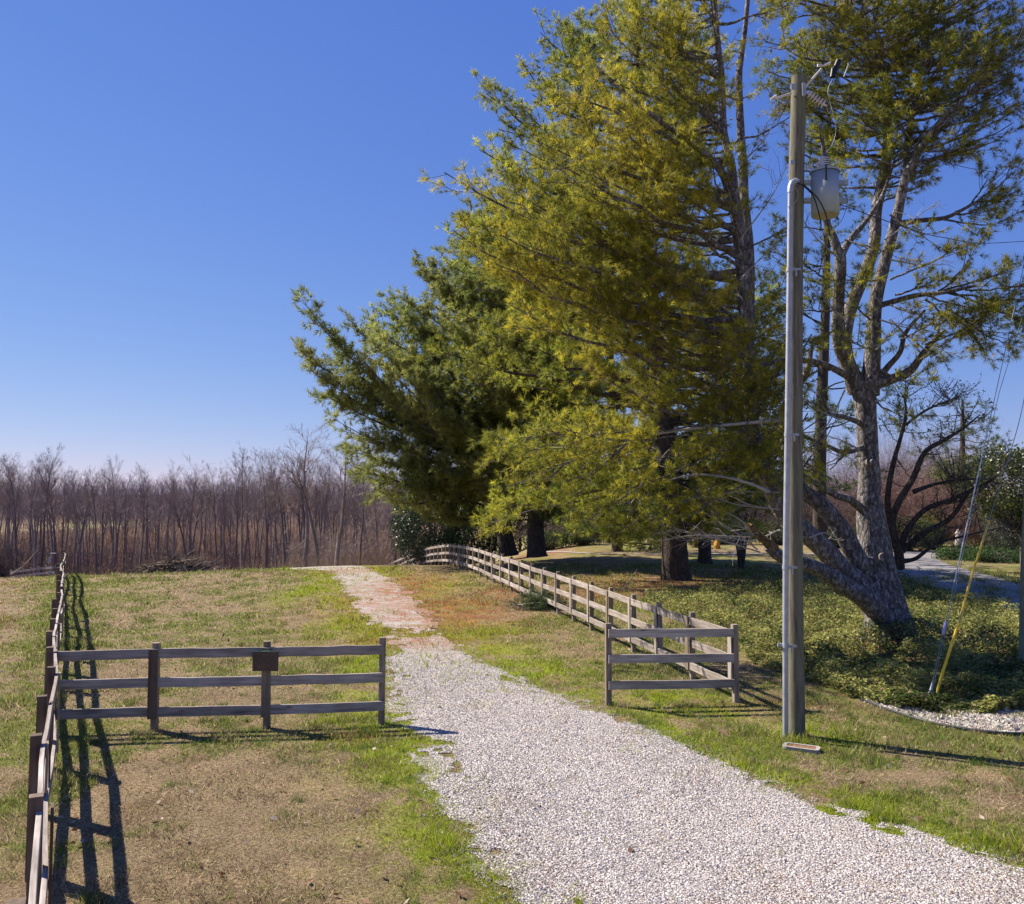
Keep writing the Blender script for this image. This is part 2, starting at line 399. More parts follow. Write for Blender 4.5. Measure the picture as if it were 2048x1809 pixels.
# ------------------------------------------------------------------ ground
def make_ground():
    ang = np.unique(np.concatenate([np.linspace(-38, 38, 560), np.linspace(-180, 180, 121)])) * math.pi / 180
    ang = ang[:-1]
    r = [1.0]
    while r[-1] < 4200:
        s = .012 if 4 < r[-1] < 60 else (.03 if r[-1] < 400 else .12)
        r.append(r[-1] * (1 + s))
    r = np.array(r); A, R = np.meshgrid(ang, r)
    X = np.sin(A) * R; Y = np.cos(A) * R; Z = hgt(X, Y)
    Z = Z + (fbm(X * 3, Y * 3, 5, 2) - .5) * .004 * (R < 60)
    g, mo, ru, li, di = zones(X.ravel(), Y.ravel())
    nr, na = R.shape; V = np.stack([X, Y, Z], -1).reshape(-1, 3)
    i, j = np.meshgrid(np.arange(nr - 1), np.arange(na), indexing='ij'); j2 = (j + 1) % na
    Fc = np.stack([i * na + j2, i * na + j, (i + 1) * na + j, (i + 1) * na + j2], -1).reshape(-1, 4)
    acc = Acc(); acc.add(V, Fc, 0, np.stack([g, mo, ru], 1), True)
    acc.add(np.vstack([V[:na], [[0, 0, float(hgt(0, 0))]]]), [[(q + 1) % na, q, na][::-1] for q in range(na)], 0, (0, 0, 0), True)
    m, t, b = newmat('grass_ground', .95); b.inputs['Specular IOR Level'].default_value = .1
    a = N(t, 'ShaderNodeAttribute', attribute_name='col'); sp = N(t, 'ShaderNodeSeparateColor'); t.links.new(a.outputs['Color'], sp.inputs[0])
    a2 = N(t, 'ShaderNodeAttribute', attribute_name='litter')
    f1 = noise(t, 28, 6, rough=.75); f2 = noise(t, 90, 3, rough=.7); f3 = noise(t, 5, 4); f4 = noise(t, 1.1, 5, rough=.65)
    col = ramp(t, f1, [(.32, (.13, .085, .05)), (.5, (.30, .215, .125)), (.68, (.52, .41, .26))])
    gcol = ramp(t, f1, [(.3, (.07, .085, .018)), (.5, (.19, .21, .045)), (.7, (.36, .36, .11))])
    gf = math_(t, 'ADD', sp.outputs[0], math_(t, 'MULTIPLY', math_(t, 'SUBTRACT', f3, .5), 1.1), True)
    col = mixc(t, math_(t, 'MULTIPLY', gf, .85), col, gcol)
    mcol = ramp(t, f1, [(.3, (.13, .16, .012)), (.55, (.30, .36, .022)), (.75, (.42, .46, .05))])
    col = mixc(t, math_(t, 'MULTIPLY', sp.outputs[1], .85), col, mcol)
    rcol = ramp(t, f1, [(.3, (.16, .055, .025)), (.55, (.38, .15, .075)), (.75, (.52, .28, .17))])
    rf = math_(t, 'MULTIPLY', sp.outputs[2], ramp(t, f3, [(.35, (.35,) * 3), (.6, (1, 1, 1))]))
    col = mixc(t, rf, col, rcol)
    lcol = ramp(t, noise(t, 2.5, 6, rough=.7), [(.3, (.045, .028, .02)), (.5, (.12, .068, .038)), (.7, (.24, .13, .065))])
    col = mixc(t, a2.outputs['Fac'], col, lcol)
    pat = ramp(t, f4, [(.32, (.74, .70, .66)), (.5, (1, 1, 1)), (.68, (1.22, 1.2, 1.1))])
    col = mixc(t, 1.0, col, pat, 'MULTIPLY')
    sp2 = ramp(t, f2, [(.35, (.6,) * 3), (.62, (1.25,) * 3)])
    col = mixc(t, 1.0, col, sp2, 'MULTIPLY')
    t.links.new(col, b.inputs['Base Color']); bump(t, b, math_(t, 'ADD', f1, f2), 1.0, .03)
    o = acc.build('ground', m); tag(o, kind='structure')
    la = o.data.attributes.new('litter', 'FLOAT', 'POINT')
    la.data.foreach_set('value', np.concatenate([li, np.zeros(na + 1)]).astype(np.float32))
make_ground()

# ------------------------------------------------------------------ gravel drive
def gravel_amount(x, y):
    g, mo, ru, li, di = zones(x, y)
    sp = fbm(x * 1.3, y * .9, 41); fine = fbm(x * 6, y * 6, 51, 3)
    v = di * 1.6
    far = sstep(16.5, 21, y)                                    # past the gate the gravel wears thin
    strip = np.exp(-((y - 22.6) / .9) ** 2)
    thin = far * .60 + strip * .42
    v = np.minimum(v, 1.0) - thin * sstep(.38, .62, sp * .6 + fine * .4 + .1) * 1.25
    v = v - 1.3 * sstep(.60, .70, sp * .55 + fine * .45) * sstep(.9, .2, di)
    return v
def make_drive():
    ys = [3.0]
    while ys[-1] < 60: ys.append(ys[-1] * 1.0045 + .012)
    ys = np.array(ys); u = np.linspace(0, 1, 240)
    xl = np.interp(ys, Lw[:, 1], Lw[:, 0]) - .8; xr = np.interp(ys, Rw[:, 1], Rw[:, 0]) + .8
    X = xl[:, None] + (xr - xl)[:, None] * u[None]; Y = np.repeat(ys[:, None], 240, 1)
    A = gravel_amount(X, Y)
    g, mo, ru, li, di = zones(X, Y)
    Z = hgt(X, Y) + .009 + .003 * (fbm(X * 5, Y * 5, 9, 2) - .5)
    V = np.stack([X, Y, Z], -1).reshape(-1, 3); n = 240; k = len(ys)
    i, j = np.meshgrid(np.arange(k - 1), np.arange(n - 1), indexing='ij')
    keep = (A[:-1, :-1] + A[1:, :-1] + A[:-1, 1:] + A[1:, 1:]) > 0
    Fc = np.stack([i * n + j, i * n + j + 1, (i + 1) * n + j + 1, (i + 1) * n + j], -1)[keep]
    acc = Acc(); acc.add(V, Fc, 0, np.stack([ru.ravel(), mo.ravel(), np.clip(A, 0, 1).ravel()], 1), True)
    m, t, b = newmat('white_gravel', .9)
    tc = N(t, 'ShaderNodeTexCoord').outputs['Object']
    vo = N(t, 'ShaderNodeTexVoronoi'); vo.inputs['Scale'].default_value = 38; t.links.new(tc, vo.inputs['Vector'])
    vs_ = N(t, 'ShaderNodeSeparateColor'); t.links.new(vo.outputs['Color'], vs_.inputs[0])
    col = ramp(t, vs_.outputs[0], [(0, (.36, .32, .29)), (.4, (.54, .49, .45)), (.8, (.66, .60, .56)), (1, (.76, .71, .66))])
    gap = ramp(t, vo.outputs['Distance'], [(.35, (1, 1, 1)), (.75, (.35, .32, .30))])
    col = mixc(t, 1.0, col, gap, 'MULTIPLY')
    a = N(t, 'ShaderNodeAttribute', attribute_name='col'); sp = N(t, 'ShaderNodeSeparateColor'); t.links.new(a.outputs['Color'], sp.inputs[0])
    f = noise(t, 14, 5, sc3=(1, 1, 1), rough=.8); fs = noise(t, 3.5, 5, sc3=(.5, 1.4, 1), rough=.75)
    rc = ramp(t, f, [(.3, (.15, .065, .03)), (.58, (.36, .155, .085)), (.75, (.52, .33, .24))])
    col = mixc(t, math_(t, 'MULTIPLY', sp.outputs[0], ramp(t, fs, [(.34, (.1,) * 3), (.54, (1,) * 3)])), col, rc)
    gp = ramp(t, noise(t, 2.2, 6, rough=.75), [(.5, (0,) * 3), (.62, (1,) * 3)])
    gp = math_(t, 'MULTIPLY', gp, math_(t, 'SUBTRACT', 1.0, sp.outputs[2], True))
    col = mixc(t, gp, col, (.22, .22, .07))
    brn = ramp(t, noise(t, 1.6, 5, rough=.7), [(.5, (1, 1, 1)), (.72, (.86, .80, .72))])
    col = mixc(t, 1.0, col, brn, 'MULTIPLY')
    t.links.new(col, b.inputs['Base Color']); bump(t, b, math_(t, 'MULTIPLY', vo.outputs['Distance'], -1), 1.0, .02)
    tag(acc.build('driveway', m), 'pale gravel drive running through the fence gap', kind='structure')
    # loose stones
    n = 270000
    r = 6.2 + 15 * RNG.random(n) ** 1.35; aa = RNG.uniform(-.20, .60, n)
    x = r * np.sin(aa); y = r * np.cos(aa)
    ga = gravel_amount(x, y); ok = (ga > RNG.uniform(-.55, .25, n)) & (RNG.random(n) > .75 * sstep(17, 21, r)); x, y = x[ok], y[ok]; r = r[ok]; n = len(x)
    oc = np.array([[1, 0, 0], [-1, 0, 0], [0, 1, 0], [0, -1, 0], [0, 0, 1], [0, 0, -1.]])
    of = np.array([[0, 2, 4], [2, 1, 4], [1, 3, 4], [3, 0, 4], [2, 0, 5], [1, 2, 5], [3, 1, 5], [0, 3, 5]])
    q = unit(RNG.normal(0, 1, (n, 3))); q2 = unit(np.cross(q, RNG.normal(0, 1, (n, 3)))); q3 = np.cross(q, q2)
    s = RNG.lognormal(-4.98, .34, (n, 1)) * (1 + .02 * (r[:, None] - 8))
    B = np.stack([q * s, q2 * s * RNG.uniform(.6, 1, (n, 1)), q3 * s * RNG.uniform(.5, .9, (n, 1))], 1)
    V = (oc[None] * RNG.uniform(.75, 1.2, (n, 6, 1))) @ B
    V = V + np.stack([x, y, hgt(x, y) + .008 + s[:, 0] * .45], 1)[:, None]
    Fc = (of[None] + (np.arange(n) * 6)[:, None, None]).reshape(-1, 3)
    g0 = np.clip(RNG.normal(.53, .10, (n, 1)) - .10 * sstep(.5, .75, fbm(x * .9, y * .5, 88, 4))[:, None], .2, .8); cc = g0 * np.array([[1, .93, .87]]) + RNG.normal(0, .012, (n, 3))
    tt = RNG.random(n) < .05 + .25 * sstep(.56, .75, fbm(x * 1.6, y * 1.1, 91, 3)); cc[tt] = cc[tt] * np.array([.75, .6, .5])
    acc = Acc(); acc.add(V, Fc, 0, np.repeat(np.clip(cc, .05, .9), 6, 0))
    tag(acc.build('loose_gravel', mat_attr('stone', .85, .08, 60)), 'loose white and grey stones on the drive', kind='stuff')
make_drive()

# ------------------------------------------------------------------ grass
M_grass = mat_leaf('grass_blade', .45, .7, .2)
def make_grass():
    n = 850000
    r = 5.5 + 42 * RNG.random(n) ** 2.0; aa = RNG.uniform(-.66, .66, n)
    x = r * np.sin(aa); y = r * np.cos(aa)
    g, mo, ru, li, di = zones(x, y); ga = gravel_amount(x, y)
    dens = np.where(ga > 0, .012 + .75 * np.exp(-np.maximum(ga, 0) * 7) + .10 * (r > 14), 1.0) * (1 - .5 * ru) * (.45 + .55 * np.maximum(g, mo))
    ok = (RNG.random(n) < dens) & ~inpoly(x, y, IVY)
    x, y, r, g, mo, ru = [v[ok] for v in (x, y, r, g, mo, ru)]; n = len(x)
    base = np.stack([x, y, hgt(x, y)], 1)
    tall = fbm(x * 1.7, y * 1.7, 77, 3)
    h = RNG.uniform(.02, .065, n) * (.6 + .8 * g + .25 * mo) * (.6 + 1.3 * sstep(.5, .75, tall)) * (1 + .012 * (r - 8))
    lean = RNG.normal(0, 1, (n, 2)) * np.where(g > .5, .55, 1.1)[:, None] * h[:, None]
    wv = np.stack([np.cos(t := RNG.uniform(0, 6.28, n)), np.sin(t), 0 * x], 1) * (.0034 * r / 8 * RNG.uniform(.7, 1.5, n))[:, None]
    tip = base + np.concatenate([lean, h[:, None]], 1)
    V = np.stack([base + wv, base - wv, tip], 1); Fc = np.arange(n * 3).reshape(-1, 3)
    u = RNG.random(n)[:, None]; u2 = RNG.random(n)
    straw = np.array([.54, .425, .265]) * (.55 + .8 * u); brn = np.array([.22, .14, .085]) * (.5 + .9 * u)
    gr = np.array([.18, .22, .045]) * (.55 + .9 * u); ms = np.array([.32, .39, .022]) * (.6 + .7 * u); rs = np.array([.38, .18, .10]) * (.5 + .8 * u)
    col = np.where((u2 < .55)[:, None], straw, brn)
    pg = .10 + .68 * g
    col = np.where((RNG.random(n) < pg)[:, None], gr, col)
    col = np.where((RNG.random(n) < mo * .85)[:, None], ms, col)
    col = np.where((RNG.random(n) < ru * .8)[:, None], rs, col)
    lump = .62 + .76 * fbm(x * 4.5, y * 4.5, 19, 4); col = col * lump[:, None]
    acc = Acc(); acc.add(V, Fc, 0, np.repeat(col, 3, 0))
    # taller dark clumps near the drive and in the verge
    nc = 1300; cx = RNG.uniform(-6, 9, nc); cy = RNG.uniform(6.2, 17, nc)
    k = (gravel_amount(cx, cy) < -.1) & ~inpoly(cx, cy, IVY) & ((zones(cx, cy)[0] > .3) | (zones(cx, cy)[1] > .4) | (RNG.random(nc) < .3)); cx, cy = cx[k], cy[k]
    m_ = 70; rad = np.repeat(RNG.uniform(.04, .14, len(cx)), m_)
    x = np.repeat(cx, m_) + RNG.normal(0, 1, len(cx) * m_) * rad; y = np.repeat(cy, m_) + RNG.normal(0, 1, len(cx) * m_) * rad
    b = np.stack([x, y, hgt(x, y)], 1); hh = RNG.uniform(.03, .10, len(x)); ln = RNG.normal(0, .6, (len(x), 2)) * hh[:, None]
    t = RNG.uniform(0, 6.28, len(x)); wv = np.stack([np.cos(t), np.sin(t), 0 * t], 1) * .003
    V = np.stack([b + wv, b - wv, b + np.concatenate([ln, hh[:, None]], 1)], 1)
    pk = np.repeat(RNG.random(len(cx)) < .35, m_)[:, None]; cc = np.where(pk, np.array([.36, .27, .16]), np.array([.11, .17, .03])) * RNG.uniform(.5, 1.6, (len(x), 1)) + (RNG.random((len(x), 1)) < .15) * np.array([.2, .13, .08])
    acc.add(V, np.arange(len(x) * 3).reshape(-1, 3), 0, np.repeat(cc, 3, 0))
    tag(acc.build('grass', M_grass), 'short winter grass, straw and green', kind='stuff')
    # fallen leaves
    n = 900; r = RNG.uniform(6, 24, n); aa = RNG.uniform(-.6, .6, n); x = r * np.sin(aa); y = r * np.cos(aa)
    k = (drive_in(x, y) < -.3) | (RNG.random(n) < .04); x, y = x[k], y[k]
    acc = Acc(); Cn = np.stack([x, y, hgt(x, y) + .03], 1)
    base = np.where((RNG.random(len(x)) < .35)[:, None], np.array([[.42, .34, .26]]), np.array([[.17, .075, .035]])) * RNG.uniform(.7, 1.2, (len(x), 1))
    leaves(acc, Cn, .075, base, 0, .6)
    tag(acc.build('fallen_leaves', mat_leaf('dead_leaf', .2)), 'dry brown leaves scattered on the grass', kind='stuff')
make_grass()

# ------------------------------------------------------------------ road and walk
def strip(name, A, B, z, mat, kind='structure', sub=10):
    A = np.array([G(*p)[:2] for p in A]); B = np.array([G(*p)[:2] for p in B])
    A = spline(np.c_[A, 0 * A[:, 0]], sub)[:, :2]; B = spline(np.c_[B, 0 * B[:, 0]], sub)[:, :2]
    k = 9; t = np.linspace(0, 1, k)[None, :, None]
    W = A[:, None] * (1 - t) + B[:, None] * t; Z = hgt(W[..., 0], W[..., 1]) + z
    V = np.concatenate([W, Z[..., None]], -1).reshape(-1, 3); n = len(A)
    i, j = np.meshgrid(np.arange(n - 1), np.arange(k - 1), indexing='ij')
    Fc = np.stack([i * k + j, i * k + j + 1, (i + 1) * k + j + 1, (i + 1) * k + j], -1).reshape(-1, 4)
    acc = Acc(); acc.add(V, Fc, 0); o = acc.build(name, mat); return tag(o, kind=kind)
m, t, b = newmat('asphalt', .9)
f = noise(t, 30, 6, rough=.8); f2 = noise(t, .9, 4)
col = mixc(t, 1.0, ramp(t, f, [(.3, (.15, .14, .135)), (.7, (.30, .285, .275))]), ramp(t, f2, [(.3, (.85,) * 3), (.7, (1.15,) * 3)]), 'MULTIPLY')
t.links.new(col, b.inputs['Base Color']); bump(t, b, f, .4, .01)
strip('road', [(2260, 1285), (2048, 1228), (1940, 1196), (1850, 1170), (1786, 1150), (1770, 1130), (1778, 1112), (1790, 1105)],
      [(2260, 1225), (2048, 1174), (1988, 1155), (1942, 1143), (1896, 1130), (1876, 1118), (1882, 1108), (1890, 1103)], .03, m)
strip('path', [(1060, 1108), (1200, 1109), (1400, 1109), (1560, 1109), (1790, 1106)], [(1060, 1106.8), (1200, 1107.7), (1400, 1107.7), (1560, 1107.5), (1790, 1105)], .03,
      mat_plain('pale_concrete', (.30, .27, .24), .9))

# ------------------------------------------------------------------ fences
WOOD = mat_wood('weathered_rail', (.16, .135, .12), (.34, .295, .26), (.50, .45, .40))
POSTW = mat_wood('weathered_post', (.14, .11, .085), (.27, .22, .165), (.38, .32, .25))
BROWNW = mat_wood('brown_stained_board', (.085, .058, .042), (.155, .11, .08), (.22, .165, .12))

def board(name, A, B, hh, th, mat, parent, upv=(0, 0, 1), bow=.004, label=None):
    """timber from A to B, height hh along upv, thickness th; local X runs along it"""
    A = np.array(A, float); B = np.array(B, float); L = np.linalg.norm(B - A); X = (B - A) / L
    Z = np.array(upv, float); Z = unit(Z - X * np.dot(Z, X)); Yv = np.cross(Z, X)
    n = 7; acc = Acc(); bv = .003; V = []
    for k, s in enumerate(np.linspace(0, 1, n)):
        oz = bow * rnd.uniform(-1, 1) * (0 < k < n - 1); oy = bow * rnd.uniform(-1, 1) * (0 < k < n - 1); x = s * L
        a, c = hh / 2, th / 2
        for yy, zz in ((-c + bv, -a), (c - bv, -a), (c, -a + bv), (c, a - bv), (c - bv, a), (-c + bv, a), (-c, a - bv), (-c, -a + bv)):
            V.append((x, yy + oy, zz + oz))
    Fc = [[k * 8 + j, k * 8 + (j + 1) % 8, (k + 1) * 8 + (j + 1) % 8, (k + 1) * 8 + j] for k in range(n - 1) for j in range(8)]
    V = np.array(V); acc.add(V, Fc)
    acc.add(V[:8], [[7, 6, 5, 4, 3, 2, 1, 0]]); acc.add(V[-8:], [[0, 1, 2, 3, 4, 5, 6, 7]])
    o = bpy.data.objects.new(name, acc.mesh(name, mat)); C.objects.link(o)
    M = Matrix(((X[0], Yv[0], Z[0], A[0]), (X[1], Yv[1], Z[1], A[1]), (X[2], Yv[2], Z[2], A[2]), (0, 0, 0, 1)))
    if parent is not None:
        o.parent = parent; M = Matrix.Translation(-Vector(parent.location)) @ M
    o.matrix_local = M
    if label: o['label'] = label
    return o

RAILS = (.155, .58, 1.005)          # rail centres below the post top
def fence(root, pts, side, H=1.30, fascia=True, span=2, rails=RAILS, post=.095, ends=(True, True), fmat=None, pmat=POSTW, skip_end_fascia=True, ext=.05):
    """posts at pts (x, y); rails and covers on the side the vector 'side' points to"""
    pts = np.array(pts, float); n = len(pts); z = hgt(pts[:, 0], pts[:, 1]); top = z + H
    jit = np.array([rnd.uniform(-.012, .012) for _ in range(n)])
    tops = []
    for i in range(n):
        d = pts[min(i + 1, n - 1)] - pts[max(i - 1, 0)]; d = d / np.linalg.norm(d); nrm = np.array([-d[1], d[0]])
        if np.dot(nrm, side) < 0: nrm = -nrm
        tops.append((d, nrm))
        if (i > 0 or ends[0]) and (i < n - 1 or ends[1]):
            ln = np.array([rnd.uniform(-.015, .015), rnd.uniform(-.015, .015)])
            board('post', (pts[i][0], pts[i][1], z[i] - .25), (pts[i][0] + ln[0], pts[i][1] + ln[1], top[i] + jit[i] + .0), post, post, pmat, root, (nrm[0], nrm[1], 0), 0)
    off = post / 2 + .021
    for ri, r in enumerate(rails):
        i = 0
        while i < n - 1:
            j = min(i + span, n - 1) if i or span < 2 else min(1 + ri % 2, n - 1)
            for (p, q) in ((i, j),):
                a = pts[p] + tops[p][1] * off; b = pts[q] + tops[q][1] * off; d = unit(b - a)
                a = a - d * (ext if p == 0 else -.002); b = b + d * (ext if q == n - 1 else -.002)
                w1, w2 = rnd.uniform(-.008, .008), rnd.uniform(-.008, .008)
                board('rail', (a[0], a[1], top[p] - r + w1), (b[0], b[1], top[q] - r + w2), .14, .038, WOOD, root, bow=.006)
            i = j
    if fascia:
        o2 = off + .021 + .012
        for i in range(n):
            if skip_end_fascia and i in (0, n - 1): continue
            a = pts[i] + tops[i][1] * o2
            fm = fmat[i % len(fmat)] if fmat else WOOD
            board('cover_board', (a[0], a[1], top[i] - rails[-1] - .075), (a[0], a[1], top[i] - .075), .12, .022, fm, root, (tops[i][0][0], tops[i][0][1], 0), .001)

# left run
LT = [(42, 1786), (71, 1588), (81, 1475), (92, 1394), (101, 1338), (105, 1296), (106.5, 1264), (109, 1238), (111, 1215), (113, 1196), (114.5, 1180), (115.5, 1168), (116.5, 1157), (117.5, 1149)]
lp = []
for i in range(24):
    Y = 4.78 + 1.57 * i; X = -2.705 - .5205 * (Y - 4.78) + .05 * math.sin(i * 1.9) + (.05 * math.sin(i * .7) if i > 6 else 0)
    lp.append((X, Y))
lp = [(-1.885, 3.21)] + lp
root = thing('board_fence', 'long three-rail board fence receding along the left edge of the field', 'fence', (lp[5][0], lp[5][1], -.14))
fence(root, lp, np.array([1, .5]), H=1.28, span=2, fmat=[BROWNW, POSTW], pmat=BROWNW, skip_end_fascia=False)
cornerL = lp[6]
# front left
fr = [P(310, 1400, 12.85)[:2], P(535, 1400, 12.95)[:2], P(763, 1400, 13.1)[:2]]
root = thing('board_fence', 'short three-rail fence with a plywood board, left of the drive', 'fence', (fr[1][0], fr[1][1], -.05))
a0 = np.array([cornerL[0] + .10, 12.72])
pts = [a0] + fr
fence(root, pts, np.array([0, -1]), H=1.29, span=1, fascia=False, ends=(False, True), ext=.04)
for i, mt, lb in ((1, BROWNW, 'brown cover board'), (2, POSTW, 'grey cover board')):
    q = pts[i]; zt = float(hgt(*q)) + 1.29
    board('cover_board', (q[0], q[1] - .0475 - .042 - .011, zt - 1.005 - .10), (q[0], q[1] - .0475 - .042 - .011, zt - .085), .135, .022, mt, root, (1, 0, 0), .001, lb)
# plywood board on it
q = pts[2]; zt = float(hgt(*q)) + 1.29; acc = Acc()
c = np.array([q[0] + .005, q[1] - .155, zt - .275])
box(acc, c, (.385, .012, .285), mi=0)
m, t, b = newmat('chipboard', .9); f = noise(t, 60, 5, rough=.8); f2 = noise(t, 5, 3)
t.links.new(mixc(t, 1.0, ramp(t, f, [(.3, (.06, .04, .028)), (.55, (.15, .10, .065)), (.75, (.25, .18, .12))]), ramp(t, f2, [(.3, (.7,) * 3), (.7, (1.1,) * 3)]), 'MULTIPLY'), b.inputs['Base Color'])
bo = acc.build('plywood_board', m, None, tuple(c)); tag(bo, 'blank brown plywood board hung on the middle fence post', 'board')
acc = Acc(); box(acc, c + [0, 0, .146], (.395, .016, .006)); box(acc, c + [0, .03, .150], (.12, .10, .004)); box(acc, c + [0, .075, .05], (.10, .10, .20))
acc.build('bracket', mat_plain('green_metal', (.05, .12, .09), .5), bo)

# right panel and run
prt = [P(1216, 1340, 14.35)[:2], P(1463, 1330, 14.75)[:2]]
root = thing('board_fence', 'single three-rail panel facing the road, right of the drive', 'fence', (prt[0][0], prt[0][1], -.1))
fence(root, prt, np.array([0, -1]), H=1.34, span=1, fascia=False, ext=.01, ends=(True, False))
rp = [(prt[1][0], prt[1][1])]
seq = [(3.84, 14.8)] + [(3.84 - .3625 * k - (.02 * math.sin(k)), 14.8 + 1.6 * k) for k in range(1, 38)]
def fx(Y):
    return np.interp(Y, [14.8, 16.4, 23, 31, 35.8, 42.2, 51.5, 60.5, 66.5, 70, 72, 78], [3.84, 3.44, 2.1, .35, -.743, -2.09, -4.06, -6.23, -7.9, -9.0, -10.1, -12.8])
rp = [(float(fx(14.8 + 1.62 * k)), 14.8 + 1.62 * k) for k in range(38)]
root = thing('board_fence', 'long three-rail fence climbing past the pines and over the crest', 'fence', (rp[3][0], rp[3][1], -.1))
fence(root, rp, np.array([-1, -.2]), H=1.31, span=2, fmat=[WOOD, POSTW, WOOD], skip_end_fascia=False)

# far fence and tall post at left
fp = [P(px, 1140, Y)[:2] for px, Y in ((112, 72), (92, 73), (75.5, 73.6), (61, 74.2), (46, 74.8), (33, 75.3), (22, 75.8))]
root = thing('board_fence', 'small far fence beyond the crest at the left edge', 'fence', (fp[0][0], fp[0][1], float(hgt(*fp[0]))))
def far_top(px, py, Y): return P(px, py, Y)
for i, p in enumerate(fp):
    z = float(hgt(*p)); py = 1132 + i * 1.8; zt = P(0, py, p[1])[2]
    board('post', (p[0], p[1], z - .2), (p[0], p[1], zt + .1), .14, .14, POSTW, root, (0, 1, 0), 0)
    if i:
        o_ = fp[i - 1]; zo = P(0, 1132 + (i - 1) * 1.8, o_[1])[2]
        for r in (.12, .55, .98):
            board('rail', (o_[0], o_[1] - .09, zo - r), (p[0], p[1] - .09, zt - r), .18, .04, WOOD, root)
c = P(104, 1155, 72.6); z = float(hgt(c[0], c[1]))
root = thing('tall_post', 'tall grey post with a small box, at the far fence corner', 'post', (c[0], c[1], z))
acc = Acc(); zt = P(104, 1108, 72.6)[2]; tube(acc, [(c[0], c[1], z - .3), (c[0], c[1], zt)], [.13, .12], 10); acc.build('pole', POSTW, root)
acc = Acc(); box(acc, (c[0] - .1, c[1] - .2, zt - .5), (.18, .14, .4)); box(acc, (c[0] + .05, c[1] - .05, zt + .03), (.45, .3, .06)); box(acc, (c[0] - .12, c[1] - .2, zt - 1.6), (.14, .1, .3)); acc.build('meter_box', mat_plain('galvanised', (.45, .47, .48), .5, .3), root)

# ------------------------------------------------------------------ utility pole
POLEM = mat_bark('pole_wood', (.10, .085, .06), (.26, .235, .17), None, sc=1.6)
m, t, b = newmat('pole_timber', .9)
f = noise(t, 1, 7, sc3=(30, 30, 2.2), rough=.7); f2 = noise(t, 1, 4, sc3=(5, 5, 1.1))
cl = ramp(t, f, [(.3, (.05, .042, .032)), (.5, (.145, .125, .095)), (.72, (.25, .225, .175))])
cl = mixc(t, ramp(t, f2, [(.42, (0,) * 3), (.6, (.6,) * 3)]), cl, (.16, .17, .095))
t.links.new(cl, b.inputs['Base Color']); bump(t, b, f, .7, .008); POLEM = m
GALV = mat_plain('galvanised_steel', (.36, .375, .40), .5, .3, .15, 9)
GREYP = mat_plain('transformer_grey', (.30, .35, .385), .4, 0, .05, 3)
BLACK = mat_plain('black_rubber', (.015, .015, .017), .45)
WHITE = mat_plain('white_fibreglass', (.62, .56, .53), .5)
PORC = mat_plain('grey_porcelain', (.55, .56, .58), .2)
base = G(1591, 1472); YP = float(base[1])
def q(px, py, dy=0.): return P(px, py, YP + dy)
root = thing('utility_pole', 'tall wooden utility pole with grey transformer and silver conduit', 'utility pole', tuple(base))
sp_ = YP / F
acc = Acc(); cl_ = [q(1594, 1500), q(1594, 1472), q(1590.5, 1150), q(1590, 700), q(1592, 400), q(1598.5, 155)]; cl_[0][2] = base[2] - .5
tube(acc, spline(cl_, 5), np.interp(np.linspace(0, 5, 26), range(6), [16.5, 16.2, 15.0, 15.0, 15.3, 15.3]) * sp_, 28, rough=.02, seed=3)
pole = acc.build('pole', POLEM, root)
acc = Acc(); cd = [q(1571, 1478, -.14), q(1571.5, 1140, -.14), q(1577, 760, -.14), q(1581, 385, -.14)]
tube(acc, spline(cd, 6), np.interp(np.linspace(0, 3, 19), [0, 1, 2, 3], [5.3, 5.8, 6.1, 5.4]) * sp_, 14)
cond = acc.build('conduit', GALV, root)
acc = Acc(); tube(acc, [q(1581, 386, -.14), q(1582, 374, -.14), q(1585, 366, -.12), q(1591, 363, -.12), q(1596, 366, -.14)], np.array([6.4, 6.8, 7, 7, 6.5]) * sp_, 14); acc.build('weatherhead', GALV, cond)
for py in (540, 870, 1135, 1292):
    px = np.interp(py, [385, 760, 1140, 1478], [1581, 1577, 1571.5, 1571]); acc = Acc()
    tube(acc, [q(px, py - 4, -.14), q(px, py + 4, -.14)], 6.8 * sp_, 14)
    c1, c2 = q(px - 3, py, -.1), q(px + 20, py, -.05); box(acc, (c1 + c2) / 2 + [0, -.035, 0], (abs(c2[0] - c1[0]), .012, .035))
    c3 = q(px + 13, py + 7, -.17); box(acc, c3, (.02, .03, .09))
    if py == 1292: box(acc, q(px - 8, 1290, -.12), (.12, .03, .045))
    acc.build('strap', GALV, cond)
for k, (x1, dx, dp) in enumerate(((1594, 92, -.16), (1598, 78, -.14))):
    acc = Acc(); cur = [q(1592, 366, -.14), q(1606, 372, -.22), q(1626, 392, -.25), q(1637, 425 - 6 * k, -.22), q(1642 - 8 * k, 450, -.2), q(1640 - 14 * k, 462 + k * 8, -.15)] if k == 0 else \
        [q(1594, 366, -.14), q(1612, 374, -.2), q(1636, 398, -.26), q(1650, 425, -.24), q(1657, 452, -.2), q(1660, 472, -.1)]
    tube(acc, spline(cur, 7), 1.25 * sp_, 8); acc.build('cable', BLACK, cond)
acc = Acc(); tube(acc, spline([q(1588, 372, -.2), q(1596, 385, -.2), q(1594, 400, -.2), q(1582, 412, -.18), q(1572, 414, -.15)], 6), .5 * sp_, 6); acc.build('ground_wire', GALV, cond)
